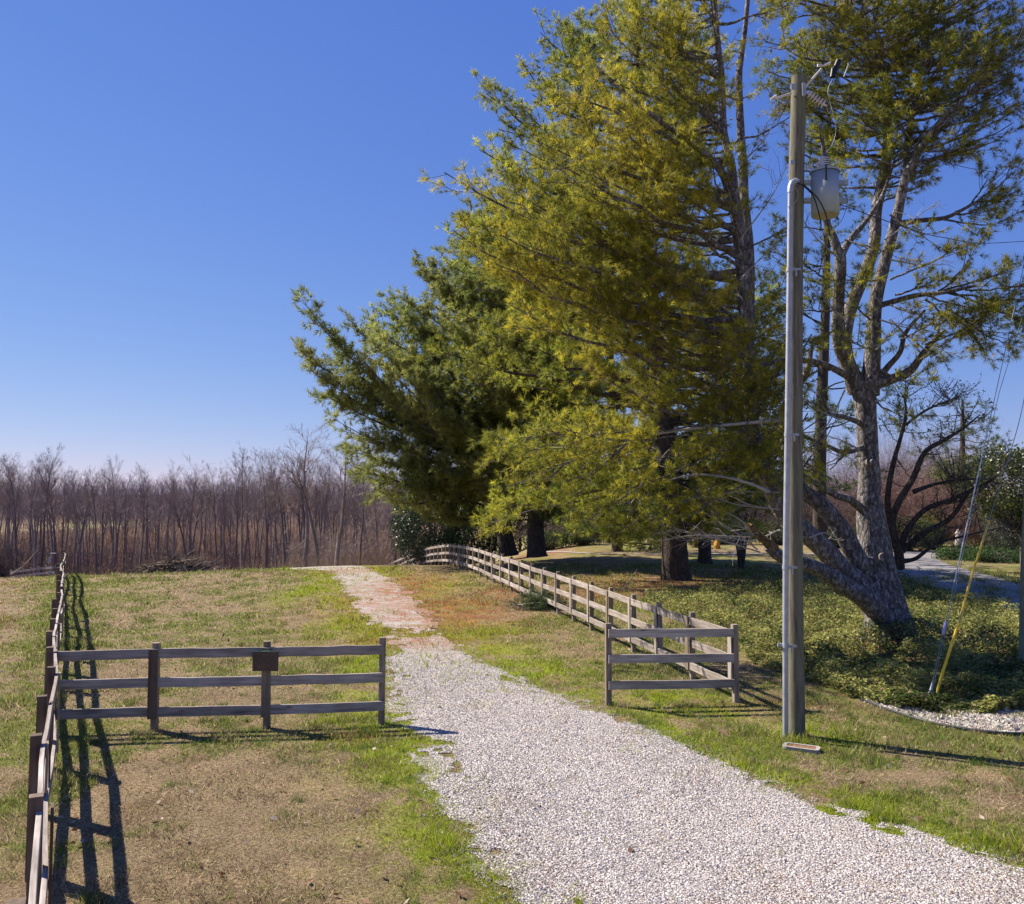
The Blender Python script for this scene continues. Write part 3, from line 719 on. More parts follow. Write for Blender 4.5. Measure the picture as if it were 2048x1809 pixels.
# transformer
tr = bpy.data.objects.new('transformer', None); C.objects.link(tr); tr.parent = root; tc_ = q(1649.5, 390, -.02); tr.location = tc_ - base
tr_w = tc_
def tb(acc, name, mat):
    acc.V = [v - tr_w for v in acc.V]; o = bpy.data.objects.new(name, acc.mesh(name, mat)); C.objects.link(o); o.parent = tr; return o
def lathe(acc, c, prof, sides=32, mi=0, tilt=None):
    a = np.linspace(0, 2 * math.pi, sides, endpoint=False); V = []
    for r, z in prof: V.append(np.stack([r * np.cos(a), r * np.sin(a), np.full(sides, z)], 1))
    V = np.concatenate(V)
    if tilt is not None: V = V @ np.array(tilt).T
    n = len(prof); i, j = np.meshgrid(np.arange(n - 1), np.arange(sides), indexing='ij'); j2 = (j + 1) % sides
    acc.add(V + np.array(c), np.stack([i * sides + j, i * sides + j2, (i + 1) * sides + j2, (i + 1) * sides + j], -1).reshape(-1, 4), mi, (1, 1, 1), False)
R_ = 27.5 * sp_; H_ = 88 * sp_
acc = Acc(); lathe(acc, tc_, [(0, -H_ / 2), (R_ - .01, -H_ / 2), (R_ - .01, -H_ / 2 + .02), (R_, -H_ / 2 + .022), (R_, H_ / 2), (R_ - .03, H_ / 2), (0, H_ / 2)], 40)
tk = tb(acc, 'tank', GREYP)
for f_ in tk.data.polygons: f_.use_smooth = abs(f_.normal.z) < .5
acc = Acc(); lathe(acc, tc_ + [0, 0, H_ / 2 + .003], [(R_ + .012, 0), (R_ + .016, .02), (R_ + .012, .035), (R_ * .8, .06), (0, .075)], 40); tb(acc, 'lid', GREYP)
acc = Acc(); lathe(acc, tc_ + [0, 0, -H_ / 2 - .004], [(0, 0), (R_ - .02, 0), (R_ - .02, .003)], 40); tb(acc, 'bottom_plate', mat_plain('faded_cream_paint', (.32, .29, .21), .8))
acc = Acc(); bc = q(1651, 340, -.08); prof = [(.0, 0), (.035, 0), (.035, .02)]
for k in range(6):
    z0 = .02 + k * .032; prof += [(.045, z0), (.062, z0 + .012), (.045, z0 + .022)]
prof += [(.03, .22), (.03, .26), (0, .27)]
lathe(acc, bc, prof, 20); tb(acc, 'bushing', mat_plain('dark_glazed_insulator', (.10, .11, .13), .25))
acc = Acc(); lathe(acc, bc + [-.005, .02, .02], [(0, 0), (.068, 0), (.07, .02), (.07, .17), (.05, .19), (0, .19)], 16); tb(acc, 'bushing_guard', PORC)
acc = Acc(); box(acc, q(1652, 345, -.30), (.022, .02, .24)); tb(acc, 'arrester', BLACK)
for py in (364, 400):
    for s in (-1, 1):
        acc = Acc()
        cx_ = 1649.5 + s * 35; box(acc, q(cx_ if s > 0 else 1618, py + 2, 0), (.16 if s > 0 else .14, .06, .075))
        tube(acc, [q(cx_ + 3 * s, py + 2, -.05), q(cx_ + 3 * s, py + 2, -.033)], .014, 8)
        if s < 0: box(acc, q(1608, py + 2, .0), (.16, .10, .05))
        tb(acc, 'mount_arm', GREYP)
acc = Acc(); tube(acc, spline([q(1680, 372, -.05), q(1691, 385, -.05), q(1694, 410, -.05), q(1684, 440, 0), q(1668, 458, 0)], 6), .5 * sp_, 6)
tube(acc, spline([q(1622, 425, 0), q(1614, 440, 0), q(1610, 458, 0)], 6), .5 * sp_, 6); tb(acc, 'lead_wire', BLACK)
for px, py in ((1615, 340), (1622, 338), (1636, 334)):
    acc = Acc(); lathe(acc, q(px, py, -.05), [(0, 0), (.02, 0), (.028, .02), (.02, .035), (.03, .05), (.02, .07), (0, .08)], 12); tb(acc, 'terminal', PORC)
# pole-top hardware
acc = Acc(); tube(acc, [q(1607, 178, -.08), q(1643, 138, -.08)], 2.3 * sp_, 10); tube(acc, [q(1607, 178, -.08), q(1609, 188, -.1)], 4.5 * sp_, 8)
tube(acc, [q(1635, 131, -.1), q(1648, 132, -.1), q(1661, 126, -.1)], np.array([3, 1.6, 2.6]) * sp_, 8); acc.build('standoff_arm', WHITE, root)
acc = Acc(); tube(acc, [q(1582, 187, -.05), q(1553, 197, -.3)], 2.2 * sp_, 10); tube(acc, [q(1553, 193, -.3), q(1541, 199, -.3)], np.array([3.2, 2.2]) * sp_, 8); acc.build('standoff_arm', WHITE, root)
for a_, b_ in ((q(1587, 174, -.12), (.08, .02, .09)), (q(1607, 180, -.12), (.05, .05, .2)), (q(1585, 325, -.12), (.07, .02, .06))):
    acc = Acc(); box(acc, a_, b_); acc.build('through_bolt', GALV, root)
acc = Acc(); a_ = q(1614, 186, -.1); b_ = q(1652, 212, -.1); d_ = unit(b_ - a_); Rt = Vector(d_).to_track_quat('Z', 'Y').to_matrix(); L_ = np.linalg.norm(b_ - a_); prof = [(0, 0), (.015, 0)]
for k in range(6):
    z0 = L_ * (.1 + .14 * k); prof += [(.018, z0), (.062, z0 + .012), (.062, z0 + .022), (.018, z0 + .034)]
prof += [(.012, L_), (0, L_)]; lathe(acc, a_, prof, 16, tilt=np.array(Rt)); acc.build('disc_insulator', WHITE, root)
acc = Acc(); tube(acc, [q(1678, 122, -.1), q(1668, 146, -.1)], np.array([6, 6]) * sp_, 10, rough=.3, seed=2); tube(acc, [q(1667, 138, -.1), q(1665, 155, -.1)], np.array([5, 6]) * sp_, 10, rough=.3, seed=6); acc.build('fuse_cutout', BLACK, root)
acc = Acc(); tube(acc, [q(1696, 126, -.1), q(1697, 130, -.1), q(1688, 154, -.1)], 1.3 * sp_, 6); tube(acc, spline([q(1666, 156, -.1), q(1656, 180, -.1), q(1660, 205, -.1), q(1666, 225, -.1)], 6), .7 * sp_, 6)
tube(acc, spline([q(1652, 212, -.1), q(1658, 228, -.1), q(1664, 215, -.1)], 6), .9 * sp_, 6); tube(acc, spline([q(1666, 225, -.1), q(1672, 260, 0), q(1664, 290, 0), q(1652, 306, -.08)], 6), .5 * sp_, 6); acc.build('jumper_wire', GALV, root)

# hand hole cover
c = G(1603, 1500); hb = thing('utility_box', 'low concrete utility box with rusty lid in the grass by the pole', 'utility box', tuple(c))
c0, c1, c2, c3 = G(1568, 1493), G(1612, 1493), G(1641, 1508), G(1592, 1512)
ex = unit(((c1 - c0) + (c2 - c3))[:2] / 2); ang = math.radians(-28); ex = np.array([math.cos(ang), math.sin(ang)]); ey = np.array([-ex[1], ex[0]])
def rrect(w_, l_, r, z, k=5):
    o = []
    for sx, sy, a0 in ((1, 1, 0), (-1, 1, 90), (-1, -1, 180), (1, -1, 270)):
        for a in np.linspace(a0, a0 + 90, k): a = math.radians(a); u = sx * (w_ - r) + r * math.cos(a); v = sy * (l_ - r) + r * math.sin(a); p = c[:2] + ex * u + ey * v; o.append((p[0], p[1], z))
    return o
def ringsolid(w_, l_, r, z0, z1, name, mat, inner=None):
    acc = Acc(); A = rrect(w_, l_, r, z0); B = rrect(w_, l_, r, z1); n = len(A)
    acc.add(A + B, [[i, (i + 1) % n, n + (i + 1) % n, n + i] for i in range(n)])
    if inner:
        Ci = rrect(*inner, z1); D = rrect(*inner, z0); acc.add(B + Ci, [[i, (i + 1) % n, n + (i + 1) % n, n + i] for i in range(n)])
        acc.add(Ci + D, [[i, (i + 1) % n, n + (i + 1) % n, n + i] for i in range(n)])
    else: acc.add(B, [list(range(n))])
    return acc.build(name, mat, hb)
zc = c[2]; ringsolid(.245, .115, .06, zc - .05, zc + .05, 'rim', mat_plain('concrete', (.34, .31, .27), .9, 0, .15, 20, .004), (.195, .075, .025))
ringsolid(.193, .073, .025, zc - .03, zc + .043, 'lid', mat_plain('rusty_lid', (.22, .11, .06), .85, 0, .35, 25, .004))

# right edge pole, guys, wires
c = G(2060, 1332); YG = float(c[1]); sg = YG / F
root = thing('utility_pole', 'greenish utility pole at the right edge of the picture', 'utility pole', tuple(c))
acc = Acc(); tube(acc, [P(2053.5, 1350, YG), P(2057, 1160, YG), P(2066, 900, YG), P(2072, 400, YG), P(2080, -60, YG)], np.array([15, 14.5, 14, 13, 12]) * sg, 20, rough=.02)
m, t, b = newmat('green_treated_pole', .9); f = noise(t, 1, 6, sc3=(25, 25, 2), rough=.7)
t.links.new(ramp(t, f, [(.3, (.10, .12, .075)), (.7, (.27, .29, .20))]), b.inputs['Base Color']); acc.build('pole', m, root)
STEEL = mat_plain('steel_strand', (.17, .21, .21), .5, .3); YEL = mat_plain('yellow_plastic', (.75, .50, .04), .45, 0, .1, 6)
g0 = G(1858, 1405); ga_ = P(1858, 1398, g0[1]); tipA = P(2050, 520, YG - .2); tipB = P(2056, 350, YG - .2)
root = thing('guy_wire', 'left guy wire with blue strain insulator, anchored in the ivy', 'guy wire', tuple(g0))
def lerp(a, b, t): return a + (b - a) * t
acc = Acc(); tube(acc, [ga_, tipA], .007, 6); acc.build('strand', STEEL, root)
u_ = lambda py: lerp(ga_, tipA, (1398 - py) / (1398 - 520.))
acc = Acc(); tube(acc, [u_(1292), u_(1288), u_(1272), u_(1268)], [.012, .028, .028, .012], 10); acc.build('strain_insulator', mat_plain('lilac_plastic', (.35, .33, .55), .4), root)
acc = Acc(); tube(acc, [u_(1200), u_(880)], .012, 8); acc.build('fibreglass_rod', mat_plain('pale_fibreglass', (.5, .53, .5), .5), root)
acc = Acc(); tube(acc, [u_(1385), u_(1372)], [.03, .018], 8)
for s in (-1, 1): tube(acc, [u_(1386) + [s * .02, 0, 0], ga_ + [s * .045, 0, -.12]], .012, 6)
acc.build('anchor_eye', GALV, root)
root = thing('guy_wire', 'right guy wire in a long bent yellow guard, anchored in the ivy', 'guy wire', tuple(g0))
w0 = P(1876, 1395, g0[1]); pg = [(1877, 1300), (1905, 1285)]
gb = [P(1871, 1398, g0[1]), P(1886, 1343, g0[1] + .05), P(1913, 1260, g0[1] + .15), P(1918, 1248, g0[1] + .2)]
acc = Acc(); tube(acc, spline(gb, 5), [2.6 * sg * .9] * 16, 10); acc.build('yellow_guard', YEL, root)
gc = [P(1918, 1250, g0[1] + .2), P(1930, 1200, g0[1] + .4), P(1944, 1150, g0[1] + .6), P(1960, 1100, g0[1] + .8), P(1978, 1042, g0[1] + 1)]
acc = Acc(); tube(acc, spline(gc, 5), np.linspace(2.4, 1.9, 21) * sg * .9, 10); acc.build('yellow_guard', YEL, root)
acc = Acc(); tube(acc, spline([P(1870, 1400, g0[1]), *gb[1:3], *gc[1:], P(2034, 860, YG - .6), P(2056, 760, YG - .2)], 5), .007, 6); acc.build('strand', STEEL, root)
root = thing('guy_wire', 'thin upper guy wire close beside the insulated guy', 'guy wire', tuple(g0))
acc = Acc(); tube(acc, [P(1872, 1240, g0[1]), P(2056, 560, YG - .3)], .007, 6); 
acc = Acc(); tube(acc, [ga_ + [.03, 0, 0], P(1998, 787, YG - 1.4), P(2058, 590, YG - .2)], .006, 6); acc.build('strand', STEEL, root)
for nm, lb, pts_, r in (('overhead_wire', 'thin overhead wire sagging low toward the right edge', [q(1668, 405, 0), q(1830, 462, 1), q(1900, 478, 2), q(1960, 487, 3), P(2052, 483, YG)], .007),
                        ('overhead_wire', 'thin overhead wire running high toward the right edge', [q(1652, 213, 0), q(1880, 320, 2), q(1990, 345, 3.5), P(2054, 352, YG)], .006)):
    acc = Acc(); tube(acc, spline(pts_, 8), r, 5); o = acc.build(nm, BLACK, None, tuple(pts_[0])); tag(o, lb, 'wire')
# ------------------------------------------------------------------ pines
NEEDLE = mat_leaf('pine_needles', .5, .55, .3)
BARK_GREY = mat_bark('pale_lichened_bark', (.05, .042, .038), (.19, .165, .15), (.40, .39, .385), .65)
BARK_DARK = mat_bark('dark_pine_bark', (.035, .027, .022), (.11, .085, .07), None)
TWIG = mat_attr('twig_bark', .9, .2, 4)
TWC = np.array([.15, .12, .10]); TWL = np.array([.33, .29, .25])

def pstem(pts, Y, dY=None, k=6):
    """stem centre line from (px, py, radius px) rows at depth Y"""
    n = len(pts); Ys = np.full(n, float(Y)) if dY is None else Y + np.array(dY, float)
    W = np.array([P(p[0], p[1], yy) for p, yy in zip(pts, Ys)]); R = np.array([p[2] * yy / F for p, yy in zip(pts, Ys)])
    return spline(W, k), np.interp(np.linspace(0, n - 1, (n - 1) * k + 1), range(n), R)

class Pine:
    def __init__(s, name, label, base, mat, tuft=(10, .14, .010), gcol=((.13, .17, .03), (.24, .25, .04)), seed=1, group=None, tuftmul=1.0, cat='tree'):
        s.root = thing(name, label, cat, tuple(base), group); s.wood = Acc(); s.crown = Acc(); s.mat = mat
        s.tuft = tuft; s.g = [np.array(c) for c in gcol]; s.r = np.random.default_rng(seed); s.tm = tuftmul; s.nt = 0
    def stem(s, pts, Y, dY=None, sides=14, rough=.10):
        W, R = pstem(pts, Y, dY); tube(s.wood, W, R, sides, rough=rough, seed=int(pts[0][1]), col=(.2, .17, .15)); return W, R
    def bough(s, A, B, width=1.2, r0=.05, f0=.3, dens=4.5, up=.15, twl=.28, light=0., tw=7., drop=0., bare=False, ycol=None):
        r = s.r; A = np.array(A, float); B = np.array(B, float); L = np.linalg.norm(B - A)
        if L < .2: return
        mid = (A + B) / 2 + np.array([0, 0, -up * L]) + r.normal(0, .04 * L, 3)
        t = np.linspace(0, 1, 9)[:, None]; Cv = (1 - t) ** 2 * A + 2 * t * (1 - t) * mid + t * t * B
        Cv[1:-1] += r.normal(0, .012 * L, (7, 3))
        tube(s.wood, Cv, np.linspace(r0, .012, 9), 6, cap=False, col=(.2, .17, .15))
        n = max(3, int(L * (1 - f0) * dens)); tt = np.sort(r.uniform(f0, .99, n)); k = np.clip((tt * 8).astype(int), 0, 7); fr = tt * 8 - k
        p0 = Cv[k] * (1 - fr[:, None]) + Cv[k + 1] * fr[:, None]; d = unit(Cv[k + 1] - Cv[k])
        side = unit(np.cross(d, [0, 0, 1.])); sg = np.where(np.arange(n) % 2, 1, -1)[:, None]
        sd = unit(d * .75 + side * sg * r.uniform(.5, 1.1, (n, 1)) + np.array([0, 0, 1]) * r.normal(.10 - drop, .28, (n, 1)))
        prof = np.clip(1.15 - np.abs((tt - .5) / .62) ** 2, .15, 1) * r.uniform(.55, 1.1, n)
        sl = (width * prof)[:, None]
        p1 = p0 + sd * sl * .55; sd2 = unit(sd + np.array([0, 0, .28]) * r.uniform(-.2, 1, (n, 1)) + d * .15); p2 = p1 + sd2 * sl * .45
        wc = TWL if light > .5 else TWC
        rr = .006 + .006 * sl[:, 0]
        sticks(s.crown, p0, p1, rr, rr * .7, 0, wc); sticks(s.crown, p1, p2, rr * .7, rr * .35, 0, wc)
        m = np.maximum(2, (sl[:, 0] * tw).astype(int)); idx = np.repeat(np.arange(n), m); u = r.uniform(.18, 1.0, len(idx))[:, None]
        b0 = np.where(u < .55, p0[idx] + (p1 - p0)[idx] * u / .55, p1[idx] + (p2 - p1)[idx] * (u - .55) / .45)
        bd = unit(sd[idx] * .55 + r.normal(0, .55, (len(idx), 3)) + np.array([0, 0, .18]))
        bl = twl * r.uniform(.4, 1.15, (len(idx), 1)); b1 = b0 + bd * bl
        sticks(s.crown, b0, b1, .0045, .003, 0, wc)
        if bare: return
        tc = np.concatenate([b1, b0 + bd * bl * .55, p2]); td = np.concatenate([bd, bd, sd2])
        keep = r.random(len(tc)) < s.tm; tc, td = tc[keep], td[keep]
        mixv = np.clip(r.normal(.45 if ycol is None else ycol, .28, (len(tc), 1)) + .15 * np.sin(tc[:, :1] * 1.3 + tc[:, 2:] * .9), 0, 1.15)
        col = s.g[0] * (1 - mixv) + s.g[1] * mixv
        col = col * r.uniform(.72, 1.3) * np.array([1, r.uniform(.94, 1.04), 1]); nn, ln, wd = s.tuft
        needles(s.crown, tc, td, ln, nn, wd, col, 1, .45); s.nt += len(tc)
    def crownfill(s, cline, prof, n, slope=.35, Y=None, width=1.3, dmul=.8, az=None, zb=None, rlo=.5, **kw):
        """limbs all round the stem: prof rows (py, left px, right px) give the reach at the stem's depth"""
        W = cline; pr = np.array(prof, float)
        for i in range(n):
            py = pr[0, 0] + (pr[-1, 0] - pr[0, 0]) * (i + s.r.random()) / n
            l = np.interp(py, pr[:, 0], pr[:, 1]); rt = np.interp(py, pr[:, 0], pr[:, 2])
            zt = EYE + (1000 - py) / F * Y; k = np.argmin(np.abs(W[:, 2] - zt)); cxw = W[k][0]
            Lx = cxw - (l - CX) / F * Y; Rx = (rt - CX) / F * Y - cxw; Dp = max(.8, (Lx + Rx) / 2 * dmul)
            a = s.r.uniform(0, 2 * math.pi) if az is None else s.r.uniform(*az)
            ca, sa = math.cos(a), math.sin(a); reach = 1 / math.sqrt((ca / max(.3, Rx if ca > 0 else Lx)) ** 2 + (sa / Dp) ** 2)
            reach *= s.r.uniform(rlo, 1.0) if s.r.random() < .6 else s.r.uniform(.85, 1.0)
            tip = np.array([cxw + ca * reach, W[k][1] + sa * reach, zt])
            zs = zt - slope * reach * s.r.uniform(.5, 1.3); kb = np.argmin(np.abs(W[:, 2] - zs))
            s.bough(W[kb], tip, width=width * min(1, .35 + reach / 5), r0=.02 + .010 * reach, **kw)
    def done(s):
        t = s.wood.build('trunk', s.mat, s.root); c = s.crown.build('crown', [TWIG, NEEDLE], s.root)

# --- the big many stemmed pine beside the fence
bT = G(1775, 1272); YT = float(bT[1])
T1 = Pine('pine_tree', 'huge pine with several leaning lichened stems rising from the ivy', bT, BARK_GREY, (20, .155, .0095),
          ((.145, .175, .03), (.57, .50, .05)), 11)
T1.stem([(1792, 1330, 62), (1784, 1285, 50), (1776, 1245, 42), (1753, 1150, 37), (1746, 1066, 29), (1739, 1005, 24), (1738, 944, 20), (1731, 822, 19), (1724, 765, 24)], YT, sides=32, rough=.16)
for x_, w_ in ((1738, 16), (1815, 18), (1765, 15)):
    T1.stem([(x_ - (1776 - x_) * .25, 1300, w_ * 1.1), (x_, 1262, w_), (1772 - (1776 - x_) * .5, 1200, w_ * .8)], YT, [-.8, -.5, -.1], 10, .2)
SA, _ = T1.stem([(1712, 785, 17), (1696, 728, 15), (1680, 690, 14), (1676, 620, 12), (1681, 530, 11.5), (1678, 500, 10)], YT, [0, -.2, -.4, -.6, -.8, -.9])
SA2, _ = T1.stem([(1680, 515, 9), (1668, 480, 9), (1655, 450, 7), (1645, 400, 5), (1650, 330, 4), (1640, 250, 3)], YT - .9)
SA3, _ = T1.stem([(1680, 515, 8), (1700, 480, 7), (1735, 438, 5), (1765, 390, 3.5), (1790, 320, 2)], YT - .9, [0, .3, .6, 1, 1.3])
SB1, _ = T1.stem([(1722, 785, 18), (1690, 710, 15), (1698, 628, 13), (1745, 504, 11.5), (1753, 419, 11), (1771, 330, 10), (1776, 233, 9), (1767, 155, 8), (1733, 89, 6.5), (1698, 19, 5), (1675, -60, 4), (1660, -130, 2.5)], YT, [0, .3, .6, .8, 1, 1, 1, 1, 1, 1, 1, 1])
SB2, _ = T1.stem([(1738, 790, 20), (1746, 700, 16), (1751, 605, 13), (1772, 516, 11.5), (1795, 427, 10), (1811, 357, 9), (1853, 279, 7), (1896, 229, 5), (1954, 175, 3), (2010, 120, 1.6)], YT, [0, 0, -.1, -.2, -.3, -.4, -.6, -.9, -1.2, -1.5])
SB3, _ = T1.stem([(1811, 357, 6), (1815, 280, 6), (1830, 200, 5), (1850, 100, 4), (1870, 0, 3), (1880, -90, 2)], YT, [-.4, 0, .4, .8, 1, 1])
SC, _ = T1.stem([(1762, 1225, 30), (1740, 1190, 28), (1683, 1139, 22), (1646, 1096, 20), (1607, 1062, 19), (1564, 1020, 18), (1535, 960, 17), (1509, 898, 16), (1500, 800, 15), (1494, 700, 15), (1489, 582, 14), (1477, 465, 13), (1468, 388, 11), (1462, 330, 9),
                 (1447, 260, 8), (1443, 155, 7), (1435, 80, 6), (1428, -20, 5), (1425, -120, 3)], YT, [0, -.2, -.5, -.7, -.9, -1, -1.1, -1.2, -1.2] + [-1.2] * 10)
SC2, _ = T1.stem([(1500, 640, 10), (1498, 504, 10), (1489, 407, 10), (1486, 330, 9), (1482, 271, 8), (1478, 155, 7), (1490, 60, 5), (1500, -60, 4), (1505, -140, 2)], YT, [-1, -.8, -.6, -.4, -.2, 0, 0, 0, 0])
SC4, _ = T1.stem([(1470, 430, 9), (1458, 380, 9), (1440, 340, 8), (1396, 297, 6), (1327, 248, 5), (1237, 176, 3.5), (1190, 130, 2)], YT - 1.2, [0, 0, -.2, -.5, -.8, -1, -1.1])
C2_, _ = T1.stem([(1740, 1160, 22), (1719, 1127, 20), (1683, 1060, 18), (1637, 1005, 16), (1600, 975, 14), (1575, 900, 11), (1566, 840, 9), (1580, 790, 8), (1612, 748, 7), (1622, 700, 5)], YT, [0, -.3, -.5, -.7, -.6, -.5, -.5, -.4, -.2, 0])
T1.stem([(1760, 1230, 24), (1740, 1205, 22), (1700, 1178, 18), (1640, 1140, 16), (1600, 1125, 14), (1560, 1112, 13), (1536, 1092, 11)], YT, [-.3, -.6, -1, -1.3, -1.5, -1.7, -1.8])
BY = YT - 1.8
acc = Acc(); br = [P(1548, 1102, BY), P(1528, 1082, BY), P(1512, 1066, BY), P(1503, 1050, BY)]
tube(acc, spline(br, 4), np.linspace(11, 4, 13) * BY / F, 9, rough=.5, seed=4)
for j in range(9):
    s0 = lerp(br[1], br[3], rnd.random()); tube(acc, [s0, s0 + np.array([rnd.uniform(-.16, -.02), rnd.uniform(-.08, .08), rnd.uniform(.05, .25)])], [.03, .004], 4)
acc.build('broken_limb_end', mat_bark('torn_brown_wood', (.10, .055, .02), (.30, .19, .07), None), T1.root)
R1, _ = T1.stem([(1738, 775, 13), (1760, 765, 12), (1790, 757, 9.5), (1820, 742, 8.5), (1836, 722, 7), (1860, 690, 5), (1890, 660, 3)], YT, [0, -.1, -.2, -.3, -.4, -.5, -.6])
R1b, _ = T1.stem([(1752, 765, 7), (1775, 735, 6), (1800, 705, 5), (1812, 665, 4), (1850, 620, 3)], YT, [0, -.2, -.4, -.5, -.8])
R2, _ = T1.stem([(1800, 447, 6), (1845, 441, 5), (1890, 436, 4), (1925, 420, 3.2), (1960, 400, 2.5)], YT, [-.3, -.5, -.8, -1, -1.2])
R3, _ = T1.stem([(1758, 612, 6), (1830, 592, 5), (1890, 585, 4), (1950, 572, 3)], YT, [-.1, -.6, -1, -1.4])
L1, _ = T1.stem([(1719, 768, 8), (1690, 750, 7), (1650, 730, 6), (1612, 722, 5.5), (1560, 722, 4), (1520, 735, 3)], YT, [0, -.3, -.6, -.9, -1.2, -1.4])
for st in ([(1730, 850, 6), (1690, 835, 5), (1650, 825, 4), (1640, 800, 3)], [(1738, 890, 6), (1690, 905, 5), (1650, 890, 4), (1600, 870, 3)], [(1725, 1020, 9), (1700, 1000, 8), (1670, 990, 7), (1612, 955, 5), (1580, 930, 4)]):
    T1.stem(st, YT, [0, -.4, -.7, -1, -1.2][:len(st)], 8)
for px, py, r_ in ((1742, 925, 7), (1762, 1113, 9), (1742, 1122, 8), (1768, 1180, 11), (1752, 1165, 9)):   # sawn knots
    a = P(px, py, YT - .35); tube(T1.wood, [a + [0, .25, 0], a + [0, -.14, -.01]], [r_ * YT / F * 1.25, r_ * YT / F * .9], 10, rough=.15, seed=px)
Yc = YT - 1.2
kw = dict(dens=4.6, up=.12, tw=7.5)
# left stem's crown
profC = [(-120, 1320, 1600), (0, 1260, 1600), (100, 1230, 1600), (200, 1180, 1600), (290, 1080, 1590), (345, 960, 1590), (430, 960, 1585), (500, 980, 1580), (600, 1030, 1570), (700, 1100, 1560), (790, 1200, 1550)]
T1.crownfill(SC, profC, 96, slope=.38, Y=Yc, width=1.5, az=(math.pi * .55, math.pi * 1.45), ycol=.5, dmul=.6, f0=.38, **kw)
T1.crownfill(SC, [(-120, 1330, 1600), (200, 1250, 1620), (500, 1250, 1590), (760, 1330, 1590)], 17, slope=.3, Y=Yc, width=1.1, ycol=.5, f0=.4, **kw)
# explicit silhouette limbs
def limb(T, a, b, Ya, Yb, **k):
    T.bough(P(a[0], a[1], Ya), P(b[0], b[1], Yb), **k)
for a, b, d in (((1470, 560), (888, 345), -1.5), ((1475, 640), (905, 460), -1), ((1470, 480), (985, 400), .5), ((1480, 690), (970, 520), -1.5), ((1465, 420), (1090, 290), -1.2), ((1440, 330), (1150, 180), -1), ((1440, 250), (1220, 60), -.6),
                ((1440, 160), (1250, -20), 0), ((1490, 740), (1020, 610), -2), ((1480, 600), (1000, 470), -2.6), ((1470, 500), (1120, 330), -2.8)):
    limb(T1, a, b, Yc, Yc + d, width=1.5, r0=.085, f0=.22, dens=5.2, up=.10, ycol=.5)
# low boughs, yellow in the needle colour cut back to paint in shade
wl_ = dict(f0=.25, dens=5, up=-.06, ycol=.42, twl=.3)
for a, b, ya, yb, w_ in (((1440, 853), (1050, 905), Yc - 1, Yc - 2, 1.2), ((1250, 882), (1000, 880), Yc - 1.6, Yc - 2.4, 1.4), ((1250, 890), (1130, 1010), Yc - 1.6, Yc - 2.2, 1.1), ((1380, 930), (1180, 1040), Yc - 1, Yc - 1.5, 1.1), ((1300, 880), (1040, 970), Yc - 1.2, Yc - 2.2, 1.2),
                         ((1500, 760), (1400, 880), Yc, Yc - 1, .9), ((1520, 700), (1440, 840), Yc, Yc - 1, 1.0), ((1560, 730), (1480, 870), Yc, Yc - 1.2, 1.1), ((1560, 850), (1470, 950), Yc, Yc - 1.0, .9), ((1600, 740), (1520, 830), Yc, Yc - 1, .9), ((1640, 740), (1560, 800), Yc, Yc - .8, .8),
                         ((1640, 890), (1590, 960), Yc, Yc - .6, .7), ((1700, 900), (1660, 940), Yc, Yc - .6, .7), ((1660, 830), (1640, 800), YT - 1, YT - 1.5, .5), ((1500, 900), (1430, 900), Yc, Yc - 1, .8), ((1340, 900), (1260, 1010), Yc, Yc - .8, 1.0), ((1180, 900), (1090, 960), Yc - 1.8, Yc - 2.2, 1.0)):
    limb(T1, a, b, ya, yb, width=w_, r0=.03, **wl_)
for i in range(12):
    px = 1020 + 420 * rnd.random(); py = 880 + 150 * rnd.random()
    limb(T1, (px + rnd.uniform(60, 160), py - rnd.uniform(10, 60)), (px - 60, py + rnd.uniform(0, 50)), Yc - .6, Yc - rnd.uniform(.5, 2.2), width=rnd.uniform(.7, 1.2), r0=.022, **wl_)
for i in range(16):
    px = 1430 + 170 * rnd.random(); py = 690 + 270 * rnd.random()
    limb(T1, (px + 60, py - 60), (px - rnd.uniform(20, 70), py + 50), Yc, Yc - rnd.uniform(.2, 1.4), width=.6, r0=.018, **wl_)
# the pale bare branches
for pts_ in ([(1560, 840, 6), (1500, 846, 5), (1440, 852, 4.2), (1380, 858, 4), (1300, 870, 3.6), (1230, 883, 3), (1160, 893, 2.2), (1100, 897, 1.4)], [(1540, 985, 5), (1500, 968, 4.4), (1450, 955, 3.6), (1390, 950, 2.6), (1330, 962, 1.6)], [(1230, 883, 2), (1200, 900, 1.6), (1172, 930, 1.2), (1150, 955, .8)]):
    W, R = pstem(pts_, Yc - 1.0); tube(T1.crown, W, R * .72, 7, 0, (.40, .37, .33))
r_ = np.random.default_rng(3)
def deadtwigs(T, a, b, n, L, Y0, Y1, spread=.5, r0=.012):
    A = P(*a, Y0); B = P(*b, Y1); D = unit(B - A); t = r_.uniform(.1, 1, (n, 1)); p0 = A + (B - A) * t
    W = spline([A, (A + B) / 2 + r_.normal(0, .12, 3), B], 6); tube(T.crown, W, np.linspace(r0 * 1.8, r0 * .5, 13), 6, 0, (.36, .33, .30))
    d = unit(D + r_.normal(0, spread, (n, 3))); l = L * r_.uniform(.3, 1, (n, 1)); p1 = p0 + d * l * .5; p2 = p1 + unit(d + r_.normal(0, .4, (n, 3))) * l * .5
    sticks(T.crown, p0, p1, r0 * .6, r0 * .45, 0, (.33, .30, .27)); sticks(T.crown, p1, p2, r0 * .45, r0 * .15, 0, (.33, .30, .27))
    p3 = p1 + unit(d + r_.normal(0, .6, (n, 3))) * l * .4; sticks(T.crown, p1, p3, r0 * .35, r0 * .12, 0, (.33, .30, .27))
